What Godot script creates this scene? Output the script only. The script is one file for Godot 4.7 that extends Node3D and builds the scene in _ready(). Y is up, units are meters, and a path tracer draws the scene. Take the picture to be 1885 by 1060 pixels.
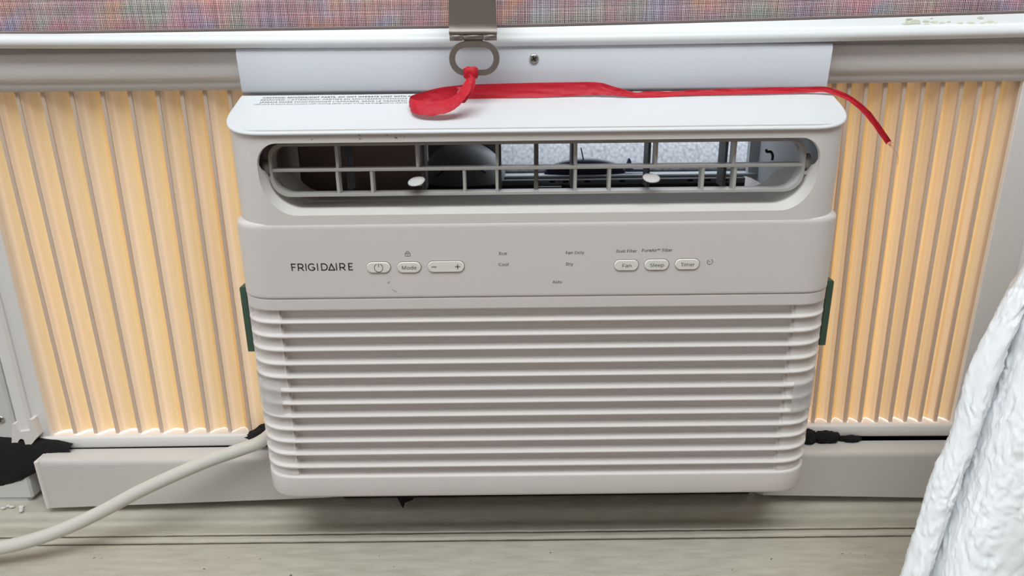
extends Node3D

const RISE := 1.2            # height of the camera's eye level above the floor; shapes below are written relative to eye level
const EYE := Vector3(-0.02, RISE, 0.62)

var used := {}
var mat := {}

# ------------------------------------------------------------------ mesh builder
class Shape:
	var st := SurfaceTool.new()
	var n := 0
	func _init() -> void:
		st.begin(Mesh.PRIMITIVE_TRIANGLES)
		st.set_smooth_group(-1)
	func smooth(g: int) -> Shape:
		st.set_smooth_group(g)
		return self
	func tint(c: Color) -> Shape:
		st.set_color(c)
		return self
	func tri(a: Vector3, b: Vector3, c: Vector3, out: Vector3) -> void:
		if (c - a).cross(b - a).dot(out) < 0.0:
			var t := b
			b = c
			c = t
		st.add_vertex(a)
		st.add_vertex(b)
		st.add_vertex(c)
		n += 1
	func quad(a: Vector3, b: Vector3, c: Vector3, d: Vector3, out: Vector3) -> void:
		tri(a, b, c, out)
		tri(a, c, d, out)
	# rows of points joined into a skin; "hint" is the side it faces, or a point it faces away from
	func grid(rows: Array, hint: Vector3, from_point := false, uv := Rect2()) -> Shape:
		var total := 0.0
		var nr := rows.size()
		var nc: int = rows[0].size()
		for i in nr - 1:
			for j in nc - 1:
				var a: Vector3 = rows[i][j]
				var b: Vector3 = rows[i][j + 1]
				var c: Vector3 = rows[i + 1][j + 1]
				var d: Vector3 = rows[i + 1][j]
				var nn := (c - a).cross(b - a) + (d - a).cross(c - a)
				total += nn.dot((a + c) * 0.5 - hint if from_point else hint)
		var flip := total < 0.0
		for i in nr - 1:
			for j in nc - 1:
				var ids := [[i, j], [i, j + 1], [i + 1, j + 1], [i, j], [i + 1, j + 1], [i + 1, j]]
				if flip:
					ids = [[i, j], [i + 1, j + 1], [i, j + 1], [i, j], [i + 1, j], [i + 1, j + 1]]
				for k in ids:
					if uv.size != Vector2.ZERO:
						st.set_uv(uv.position + uv.size * Vector2(float(k[1]) / (nc - 1), float(k[0]) / (nr - 1)))
					st.add_vertex(rows[k[0]][k[1]])
				n += 2
		return self
	# a box with chamfered edges, optionally turned
	func box(at: Vector3, size: Vector3, bevel := 0.0, turn := Basis.IDENTITY) -> Shape:
		var h := size * 0.5
		var e := minf(bevel, minf(h.x, minf(h.y, h.z)) * 0.95)
		var f := func(v: Vector3) -> Vector3: return at + turn * v
		for ax in 3:
			var b: int = (ax + 1) % 3
			var c: int = (ax + 2) % 3
			for s in [-1.0, 1.0]:
				var q := []
				for k in [[-1.0, -1.0], [1.0, -1.0], [1.0, 1.0], [-1.0, 1.0]]:
					var v := Vector3.ZERO
					v[ax] = s * h[ax]
					v[b] = k[0] * (h[b] - e)
					v[c] = k[1] * (h[c] - e)
					q.append(f.call(v))
				var o := Vector3.ZERO
				o[ax] = s
				quad(q[0], q[1], q[2], q[3], turn * o)
		if e > 0.0:
			for ax in 3:
				var b: int = (ax + 1) % 3
				var c: int = (ax + 2) % 3
				for sb in [-1.0, 1.0]:
					for sc in [-1.0, 1.0]:
						var q := []
						for k in [[-1.0, 0], [1.0, 0], [1.0, 1], [-1.0, 1]]:
							var v := Vector3.ZERO
							v[ax] = k[0] * (h[ax] - e)
							v[b] = sb * (h[b] - (e if k[1] == 1 else 0.0))
							v[c] = sc * (h[c] - (0.0 if k[1] == 1 else e))
							q.append(f.call(v))
						var o := Vector3.ZERO
						o[b] = sb
						o[c] = sc
						quad(q[0], q[1], q[2], q[3], turn * o)
			for sx in [-1.0, 1.0]:
				for sy in [-1.0, 1.0]:
					for sz in [-1.0, 1.0]:
						var s := Vector3(sx, sy, sz)
						var p := []
						for ax in 3:
							var v := s * (h - Vector3(e, e, e))
							v[ax] = s[ax] * h[ax]
							p.append(f.call(v))
						tri(p[0], p[1], p[2], turn * s)
		return self
	# round tube along points
	func tube(path: Array, radius: float, sides := 14, squash := 1.0) -> Shape:
		var rows := []
		var total := Vector3.ZERO
		for i in path.size():
			var a: Vector3 = path[maxi(i - 1, 0)]
			var b: Vector3 = path[mini(i + 1, path.size() - 1)]
			var t := (b - a).normalized()
			var side := t.cross(Vector3.UP if absf(t.y) < 0.95 else Vector3.RIGHT).normalized()
			var up := side.cross(t).normalized()
			var r := []
			for k in sides + 1:
				var an := TAU * k / sides
				r.append(path[i] + side * cos(an) * radius + up * sin(an) * radius * squash)
			rows.append(r)
			total += path[i]
		# orient ring by ring so that bends do not confuse it
		for i in rows.size() - 1:
			for j in sides:
				var a: Vector3 = rows[i][j]
				var c: Vector3 = rows[i + 1][j + 1]
				quad(a, rows[i][j + 1], c, rows[i + 1][j], (a + c) * 0.5 - (path[i] + path[i + 1]) * 0.5)
		for e in [0, rows.size() - 1]:
			var o: Vector3 = path[e] - path[1 if e == 0 else e - 1]
			for j in sides:
				tri(path[e], rows[e][j], rows[e][j + 1], o)
		return self
	# flat outline (x, y) pushed from z0 to z1 with a bevelled front
	func slab(outline: Array, z0: float, z1: float, bevel := 0.0) -> Shape:
		var c := Vector2.ZERO
		for p in outline:
			c += p / outline.size()
		var m := outline.size()
		var inner := []
		for p in outline:
			var d: Vector2 = c - p
			inner.append(p + d.normalized() * bevel)
		var poly := PackedVector2Array(inner)
		var ids := Geometry2D.triangulate_polygon(poly)
		for k in range(0, ids.size(), 3):
			var a: Vector2 = poly[ids[k]]
			var b: Vector2 = poly[ids[k + 1]]
			var d: Vector2 = poly[ids[k + 2]]
			tri(Vector3(a.x, a.y, z1), Vector3(b.x, b.y, z1), Vector3(d.x, d.y, z1), Vector3.BACK)
			tri(Vector3(a.x, a.y, z0), Vector3(b.x, b.y, z0), Vector3(d.x, d.y, z0), Vector3.FORWARD)
		for i in m:
			var p: Vector2 = outline[i]
			var q: Vector2 = outline[(i + 1) % m]
			var pi_: Vector2 = inner[i]
			var qi: Vector2 = inner[(i + 1) % m]
			var e := q - p
			var o2 := Vector2(e.y, -e.x)
			if o2.dot((p + q) * 0.5 - c) < 0.0 and bevel > 0.0:
				o2 = -o2
			elif bevel == 0.0 and Geometry2D.is_polygon_clockwise(PackedVector2Array(outline)):
				o2 = -o2
			var o := Vector3(o2.x, o2.y, 0)
			quad(Vector3(p.x, p.y, z0), Vector3(q.x, q.y, z0), Vector3(q.x, q.y, z1 - bevel), Vector3(p.x, p.y, z1 - bevel), o)
			if bevel > 0.0:
				quad(Vector3(p.x, p.y, z1 - bevel), Vector3(q.x, q.y, z1 - bevel), Vector3(qi.x, qi.y, z1), Vector3(pi_.x, pi_.y, z1), o.normalized() + Vector3.BACK)
		return self
	# printed stroke lying on a plane z
	func stroke(pts: Array, w: float, z: float) -> Shape:
		for i in pts.size() - 1:
			var a: Vector2 = pts[i]
			var b: Vector2 = pts[i + 1]
			var t := (b - a).normalized()
			var o := Vector2(-t.y, t.x) * w * 0.5
			var ex := t * w * 0.12 if pts.size() > 3 else Vector2.ZERO
			a -= ex
			b += ex
			quad(Vector3(a.x + o.x, a.y + o.y, z), Vector3(b.x + o.x, b.y + o.y, z), Vector3(b.x - o.x, b.y - o.y, z), Vector3(a.x - o.x, a.y - o.y, z), Vector3.BACK)
		return self

# ------------------------------------------------------------------ object helpers
func numbered(called: String) -> String:
	var k: int = used.get(called, 0)
	used[called] = k + 1
	return called if k == 0 else "%s_%03d" % [called, k]

# a thing: a Node3D at its base; parts below it keep eye-level coordinates, moved to that base
func thing(called: String, label: String, category: String, at: Vector3, group := "") -> Node3D:
	var o := Node3D.new()
	o.name = numbered(called)
	add_child(o, true)
	o.position = at + Vector3(0, RISE, 0)
	o.set_meta("label", label)
	o.set_meta("category", category)
	if group != "":
		o.set_meta("group", group)
	o.set_meta("base", at)
	return o

func part(called: String, s: Shape, m: Material, parent: Node3D, label := "") -> MeshInstance3D:
	var base := Vector3.ZERO
	var up: Node3D = parent
	while up != null and not up.has_meta("base"):
		up = up.get_parent() as Node3D
	if up != null:
		base = up.get_meta("base")
	s.st.generate_normals()
	s.st.index()
	var mesh := s.st.commit()
	# move the points to the thing's base
	if base != Vector3.ZERO:
		var mt := SurfaceTool.new()
		mt.begin(Mesh.PRIMITIVE_TRIANGLES)
		mt.append_from(mesh, 0, Transform3D(Basis.IDENTITY, -base))
		mesh = mt.commit()
	var o := MeshInstance3D.new()
	o.mesh = mesh
	o.material_override = m
	o.name = called
	parent.add_child(o, true)
	if label != "":
		o.set_meta("label", label)
	return o

# a thing that is a single mesh
func single(called: String, s: Shape, m: Material, label: String, category: String, at: Vector3, group := "") -> MeshInstance3D:
	var o := MeshInstance3D.new()
	s.st.generate_normals()
	s.st.index()
	var mt := SurfaceTool.new()
	mt.begin(Mesh.PRIMITIVE_TRIANGLES)
	mt.append_from(s.st.commit(), 0, Transform3D(Basis.IDENTITY, -at))
	o.mesh = mt.commit()
	o.material_override = m
	o.name = numbered(called)
	add_child(o, true)
	o.position = at + Vector3(0, RISE, 0)
	o.set_meta("label", label)
	o.set_meta("category", category)
	o.set_meta("base", at)
	if group != "":
		o.set_meta("group", group)
	return o

func struct(called: String, s: Shape, m: Material, label: String, category := "") -> MeshInstance3D:
	var o := single(called, s, m, label, category if category != "" else called.split("_")[0], Vector3.ZERO)
	o.set_meta("kind", "structure")
	return o

func lettering(parent: Node3D, text: String, at: Vector3, cap: float, m: Material, width := 0.0, called := "lettering", turn := Vector3.ZERO, bold := false) -> void:
	var tm := TextMesh.new()
	tm.text = text
	var f := SystemFont.new()
	f.font_names = PackedStringArray(["Droid Sans"])
	if bold:
		f.font_weight = 700
	tm.font = f
	tm.font_size = 64
	tm.pixel_size = cap / (64.0 * 0.714)
	tm.depth = 0.00004
	tm.horizontal_alignment = HORIZONTAL_ALIGNMENT_CENTER
	tm.vertical_alignment = VERTICAL_ALIGNMENT_CENTER
	tm.curve_step = 2.0
	var o := MeshInstance3D.new()
	o.mesh = tm
	o.material_override = m
	o.name = called
	parent.add_child(o, true)
	var base := Vector3.ZERO
	var up: Node3D = parent
	while up != null and not up.has_meta("base"):
		up = up.get_parent() as Node3D
	if up != null:
		base = up.get_meta("base")
	# measure the capitals so that "cap" is their true height, centred on "at"
	var probe: TextMesh = tm.duplicate()
	probe.text = "H"
	var hb := probe.get_aabb()
	var full := tm.get_aabb()
	var ky := cap / hb.size.y if hb.size.y > 0.0 else 1.0
	var kx := width / full.size.x if width > 0.0 and full.size.x > 0.0 else ky
	o.basis = Basis.from_euler(turn) * Basis.from_scale(Vector3(kx, ky, 1.0))
	o.position = at - base - o.basis * Vector3(full.get_center().x, hb.get_center().y, 0.0)

func mk(called: String, c: Color, rough := 0.5, extra := {}) -> StandardMaterial3D:
	var m := StandardMaterial3D.new()
	m.resource_name = called
	m.albedo_color = c
	m.roughness = rough
	for k in extra:
		m.set(k, extra[k])
	mat[called] = m
	return m

func noise_tex(seed_: int, freq: float, stops: Array, size := 512, kind := FastNoiseLite.TYPE_SIMPLEX_SMOOTH, octaves := 4, as_normal := false, strength := 4.0) -> NoiseTexture2D:
	var f := FastNoiseLite.new()
	f.seed = seed_
	f.noise_type = kind
	f.frequency = freq
	f.fractal_octaves = octaves
	var t := NoiseTexture2D.new()
	t.width = size
	t.height = size
	t.seamless = true
	t.noise = f
	if as_normal:
		t.as_normal_map = true
		t.bump_strength = strength
	elif stops.size() > 0:
		var g := Gradient.new()
		var offs := PackedFloat32Array()
		var cols := PackedColorArray()
		for s in stops:
			offs.append(s[0])
			cols.append(s[1])
		g.offsets = offs
		g.colors = cols
		t.color_ramp = g
	return t

# plan outline of the cover: left back -> round the front -> right back, as (x, z)
func plan(hw: float, zf: float, zb: float, ax: float, az: float, front := 24) -> Array:
	var out := []
	for k in 3:
		out.append(Vector2(-hw, lerpf(zb, zf - az, k / 3.0)))
	for k in 13:
		var a := PI * 0.5 * k / 12.0
		out.append(Vector2(-hw + ax - ax * pow(cos(a), 0.85), zf - az + az * pow(sin(a), 0.85)))
	for k in range(1, front):
		out.append(Vector2(lerpf(-hw + ax, hw - ax, float(k) / front), zf))
	for k in 13:
		var a := PI * 0.5 * (12 - k) / 12.0
		out.append(Vector2(hw - ax + ax * pow(cos(a), 0.85), zf - az + az * pow(sin(a), 0.85)))
	for k in 3:
		out.append(Vector2(hw, lerpf(zf - az, zb, (k + 1) / 3.0)))
	return out

func smooth_path(pts: Array, per := 10) -> Array:
	var out := []
	for i in pts.size() - 1:
		var a = pts[maxi(i - 1, 0)]
		var b = pts[i]
		var c = pts[i + 1]
		var d = pts[mini(i + 2, pts.size() - 1)]
		for k in per:
			out.append(b.cubic_interpolate(c, a, d, float(k) / per))
	out.append(pts[pts.size() - 1])
	return out

func arc(c: Vector2, r: float, a0: float, a1: float, k := 20) -> Array:
	var o := []
	for i in k + 1:
		var a := deg_to_rad(lerpf(a0, a1, float(i) / k))
		o.append(c + Vector2(cos(a), sin(a)) * r)
	return o

func pill(c: Vector2, w: float, h: float) -> Array:
	var r := h * 0.5
	return arc(c + Vector2(w * 0.5 - r, 0), r, -90, 90, 12) + arc(c - Vector2(w * 0.5 - r, 0), r, 90, 270, 12)

# ==================================================================
func _ready() -> void:
	# camera
	var cam := Camera3D.new()
	cam.name = "camera"
	add_child(cam)
	cam.position = EYE
	cam.rotation_degrees = Vector3(-18.5, 0, -0.63)
	cam.fov = rad_to_deg(2.0 * atan(530.0 / 1307.0))
	cam.near = 0.02
	cam.far = 200.0
	cam.current = true
	# sky and exposure
	var env := Environment.new()
	var sky := Sky.new()
	var sm := ProceduralSkyMaterial.new()
	sm.sky_top_color = Color(0.93, 0.965, 1.0)
	sm.sky_horizon_color = Color(0.70, 0.715, 0.73)
	sm.sky_curve = 0.45
	sm.ground_horizon_color = Color(0.66, 0.66, 0.65)
	sm.ground_bottom_color = Color(0.55, 0.54, 0.52)
	sm.sky_energy_multiplier = 1.85
	sm.ground_energy_multiplier = 1.85
	sky.sky_material = sm
	env.background_mode = Environment.BG_SKY
	env.sky = sky
	env.tonemap_mode = Environment.TONE_MAPPER_LINEAR
	env.tonemap_exposure = 1.0
	env.sdfgi_enabled = true
	env.ssao_enabled = true
	env.ssil_enabled = true
	var we := WorldEnvironment.new()
	we.name = "environment"
	we.environment = env
	add_child(we)

	materials()
	room()
	window()
	added_outer_rail()
	sill()
	accordions()
	base_boxes()
	foams()
	air_conditioner()
	shade()
	ribbon()
	cord()
	curtain()
	small_bits()

# ------------------------------------------------------------------ materials
func materials() -> void:
	mk("white_plastic", Color(0.895, 0.868, 0.855), 0.38)  # this white and the cover's are warmed: floor bounce put into the colour
	mk("cover_plastic", Color(0.89, 0.868, 0.855), 0.42)
	mk("scoop_plastic", Color(0.87, 0.85, 0.835), 0.9, {"metallic_specular": 0.1})
	mk("lid_plastic", Color(0.91, 0.92, 0.93), 0.36)  # bluish: the cool light from above is put into the lid's colour
	mk("frame_plastic", Color(0.925, 0.91, 0.90), 0.5)
	mk("filler_plastic", Color(0.87, 0.88, 0.91), 0.4)
	mk("deflector_plastic", Color(0.72, 0.705, 0.69), 0.45)
	mk("post_plastic", Color(0.47, 0.44, 0.41), 0.5)
	mk("vane_plastic", Color(0.33, 0.33, 0.34), 0.5)
	mk("knob_plastic", Color(0.82, 0.81, 0.80), 0.4)
	mk("duct_dark", Color(0.27, 0.265, 0.265), 0.55)
	mk("duct_brown", Color(0.66, 0.58, 0.56), 0.6)
	mk("duct_grey", Color(0.52, 0.53, 0.54), 0.5)
	mk("duct_pale", Color(0.70, 0.71, 0.72), 0.5)
	mk("dark_blue", Color(0.10, 0.11, 0.22), 0.4)
	mk("slate", Color(0.40, 0.42, 0.52), 0.5)
	mk("ink", Color(0.17, 0.16, 0.16), 0.6)
	mk("ink_soft", Color(0.22, 0.21, 0.21), 0.6)
	mk("gap_grey", Color(0.52, 0.50, 0.49), 0.6)
	mk("button_plastic", Color(0.95, 0.935, 0.90), 0.4)
	mk("gap_strip_grey", Color(0.80, 0.78, 0.775), 0.8)
	mk("black_gap", Color(0.03, 0.03, 0.032), 0.8)
	mk("black_foam", Color(0.075, 0.073, 0.075), 0.95, {"uv1_triplanar": true, "uv1_scale": Vector3(30, 30, 30), "normal_enabled": true, "normal_texture": noise_tex(5, 0.09, [], 256, FastNoiseLite.TYPE_SIMPLEX_SMOOTH, 3, true, 6.0)})
	mk("green_rubber", Color(0.27, 0.37, 0.31), 0.6)
	mk("metal", Color(0.56, 0.515, 0.49), 0.42, {"metallic": 0.6})
	mk("screw_metal", Color(0.75, 0.74, 0.72), 0.3, {"metallic": 0.9})
	mk("ribbon_red", Color(0.80, 0.07, 0.17), 0.6, {"backlight_enabled": true, "backlight": Color(0.2, 0.2, 0.2)})
	mk("cord_white", Color(0.83, 0.815, 0.785), 0.5)
	mk("box_plastic", Color(0.82, 0.80, 0.78), 0.55)
	mk("wall_paint", Color(0.87, 0.845, 0.815), 0.8)
	mk("ceiling_paint", Color(0.92, 0.92, 0.91), 0.8)
	mk("floor_wood", Color(0.62, 0.52, 0.43), 0.5)
	mk("asphalt", Color(0.45, 0.45, 0.45), 0.9)
	mk("sash_paint", Color(0.965, 0.975, 0.98), 0.35)
	mk("jamb_paint", Color(0.83, 0.82, 0.81), 0.6)
	mk("lamp_glow", Color(0.95, 0.95, 0.95), 0.6, {"emission_enabled": true, "emission": Color(1.0, 0.98, 0.95), "emission_energy_multiplier": 1.0})
	mk("glass", Color(0.95, 0.98, 0.98, 0.06), 0.0, {"transparency": BaseMaterial3D.TRANSPARENCY_ALPHA})
	mk("tape", Color(0.93, 0.93, 0.93, 0.38), 0.25, {"transparency": BaseMaterial3D.TRANSPARENCY_ALPHA})
	mk("grime", Color(0.36, 0.31, 0.26), 0.85)
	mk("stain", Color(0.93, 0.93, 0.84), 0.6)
	# accordion sheet: thin plastic that lets daylight through; warm daylight falling on each strip is painted into its tint
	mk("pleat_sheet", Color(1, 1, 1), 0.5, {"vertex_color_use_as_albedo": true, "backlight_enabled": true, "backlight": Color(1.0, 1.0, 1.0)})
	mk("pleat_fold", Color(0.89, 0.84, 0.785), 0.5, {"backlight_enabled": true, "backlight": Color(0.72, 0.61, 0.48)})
	# foam liner with its beads
	mk("bead_foam", Color(1, 1, 1), 0.7, {"uv1_triplanar": true, "uv1_scale": Vector3(11, 11, 11),
		"albedo_texture": noise_tex(11, 0.055, [[0.0, Color(1.0, 1.0, 1.0)], [0.3, Color(0.93, 0.94, 0.96)], [0.6, Color(0.80, 0.82, 0.85)], [1.0, Color(0.62, 0.65, 0.70)]], 512, FastNoiseLite.TYPE_CELLULAR, 1)})
	# old painted sill: brush marks along it and grime
	mk("sill_paint", Color(1, 1, 1), 0.55, {"uv1_triplanar": true, "uv1_world_triplanar": true, "uv1_scale": Vector3(1.6, 9, 9),
		"albedo_texture": noise_tex(21, 0.012, [[0.0, Color(0.69, 0.665, 0.605)], [0.4, Color(0.735, 0.712, 0.655)], [0.6, Color(0.75, 0.728, 0.672)], [1.0, Color(0.78, 0.76, 0.705)]], 1024, FastNoiseLite.TYPE_SIMPLEX_SMOOTH, 6),
		"normal_enabled": true, "normal_scale": 0.35, "normal_texture": noise_tex(22, 0.02, [], 512, FastNoiseLite.TYPE_SIMPLEX_SMOOTH, 5, true, 5.0)})
	mk("curtain_cloth", Color(0.955, 0.96, 0.968), 0.75, {"backlight_enabled": true, "backlight": Color(0.2, 0.2, 0.2)})
	mk("shade_cloth", Color(1, 1, 1), 0.9, {"albedo_texture": shade_texture(), "backlight_enabled": true, "backlight": Color(1, 1, 1)})
	mk("hem_cloth", Color(0.50, 0.445, 0.435), 0.9)

func shade_texture() -> ImageTexture:
	var w := 2048
	var h := 192
	var im := Image.create(w, h, false, Image.FORMAT_RGB8)
	var pal := [Color(0.86, 0.60, 0.63), Color(0.58, 0.78, 0.68), Color(0.55, 0.70, 0.92), Color(0.90, 0.66, 0.48), Color(0.62, 0.58, 0.60)]
	var ns := []
	for k in 5:
		var f := FastNoiseLite.new()
		f.seed = 40 + k
		f.frequency = 0.0075
		f.fractal_octaves = 2
		ns.append(f)
	var rng := RandomNumberGenerator.new()
	rng.seed = 9
	var colt := PackedFloat32Array()
	var rowt := PackedFloat32Array()
	for x in w:
		colt.append(rng.randf())
	for y in h:
		rowt.append(rng.randf())
	for y in h:
		for x in w:
			var c := Color(0, 0, 0)
			var tot := 0.0
			for k in 5:
				var xx := x + y * 0.35
				var wgt := exp(5.0 * ns[k].get_noise_2d(xx, y * 0.9))
				if k == 2 or k == 3:
					wgt *= 1.0 - 0.65 * pow(absf(x / 1024.0 - 1.05), 1.5)
				tot += wgt
				c += pal[k] * wgt
			c = c / tot
			c = c.lerp(Color(0.74, 0.62, 0.59), 0.20)
			# weave: dark warp and weft threads, the daylight through pinholes painted bright
			var vx := 0.5 + 0.5 * cos(TAU * (x / 3.2 + 0.25 * colt[(x / 24) % w]))
			var vy := 0.5 + 0.5 * cos(TAU * (y / 2.9 + 0.2 * rowt[(y / 9) % h]))
			var d := 0.38 + 1.35 * pow(vx * vy, 1.3) + 0.16 * (colt[x] - 0.5) + 0.22 * (rowt[y] - 0.5) + 0.16 * (rng.randf() - 0.5)
			c = Color(minf(c.r * d * 1.42, 1), minf(c.g * d * 1.22, 1), minf(c.b * d * 1.24, 1))
			im.set_pixel(x, y, c)
	return ImageTexture.create_from_image(im)

# ------------------------------------------------------------------ room
const FL := -1.2
const CE := 1.35
func room() -> void:
	var w: Material = mat.wall_paint
	struct("floor", Shape.new().box(Vector3(0, FL - 0.05, 1.85), Vector3(4.6, 0.1, 4.2)), mat.floor_wood, "brown floor of the room below the window")
	struct("ceiling", Shape.new().box(Vector3(0, CE + 0.05, 1.85), Vector3(4.6, 0.1, 4.2)), mat.ceiling_paint, "white painted ceiling of the room")
	struct("wall_back", Shape.new().box(Vector3(0, 0.075, 3.9), Vector3(4.6, CE - FL, 0.1)), mk("back_paint", Color(0.66, 0.64, 0.61), 0.8), "plain pale wall behind the viewer")
	struct("wall_right", Shape.new().box(Vector3(2.25, 0.075, 1.85), Vector3(0.1, CE - FL, 4.0)), w, "plain pale wall right of the window")
	# left wall with a second window opening
	var s := Shape.new()
	s.box(Vector3(-2.25, 0.075, -0.025), Vector3(0.1, CE - FL, 0.35))
	s.box(Vector3(-2.25, 0.075, 2.95), Vector3(0.1, CE - FL, 1.8))
	s.box(Vector3(-2.25, -0.8, 1.10), Vector3(0.1, 0.8, 1.9))
	s.box(Vector3(-2.25, 1.2, 1.10), Vector3(0.1, 0.3, 1.9))
	struct("wall_left", s, w, "pale side wall with a tall window opening")
	var o := struct("window_2", Shape.new().box(Vector3(-2.25, 0.325, 1.10), Vector3(0.008, 1.45, 1.9)), mat.glass, "clear window pane in the side wall")
	var f := Shape.new()
	for zz in [0.18, 1.10, 2.02]:
		f.box(Vector3(-2.25, 0.325, zz), Vector3(0.06, 1.45, 0.05), 0.004)
	for yy in [-0.375, 0.325, 1.025]:
		f.box(Vector3(-2.25, yy, 1.10), Vector3(0.055, 0.05, 1.89), 0.004)
	part("window_frame", f, mat.sash_paint, o)
	# window wall round the opening
	s = Shape.new()
	s.box(Vector3(-1.44, 0.075, -0.06), Vector3(1.72, CE - FL, 0.14))
	s.box(Vector3(1.385, 0.075, -0.06), Vector3(1.83, CE - FL, 0.14))
	s.box(Vector3(-0.055, -0.825, -0.06), Vector3(1.05, 0.75, 0.14))
	s.box(Vector3(-0.055, 1.1, -0.06), Vector3(1.05, 0.5, 0.14))
	struct("wall_front", s, w, "pale wall that the window is set in")
	struct("ground", Shape.new().box(Vector3(0, -4.2, -8), Vector3(60, 0.2, 50)), mat.asphalt, "grey paved ground outside the window")
	# unseen ceiling lamp added for light from above: a glowing panel and area light
	var lamp := thing("added_ceiling_light", "unseen flat white lamp panel added on the ceiling for light from above", "lamp", Vector3(-0.1, CE, 0.92))
	part("housing", Shape.new().box(Vector3(-0.1, CE - 0.015, 0.92), Vector3(1.84, 0.03, 0.84), 0.005), mat.sash_paint, lamp)
	part("diffuser", Shape.new().box(Vector3(-0.1, CE - 0.034, 0.92), Vector3(1.8, 0.008, 0.8), 0.002), mat.lamp_glow, lamp)
	var al := AreaLight3D.new()
	al.name = "lamp_light"
	al.area_size = Vector2(1.8, 0.8)
	al.light_color = Color(0.945, 0.985, 1.0)
	al.light_energy = 2.75
	al.area_range = 8.0
	al.shadow_enabled = true
	lamp.add_child(al)
	al.position = Vector3(0, -0.045, 0)
	al.rotation_degrees = Vector3(-90, 0, 0)

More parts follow.
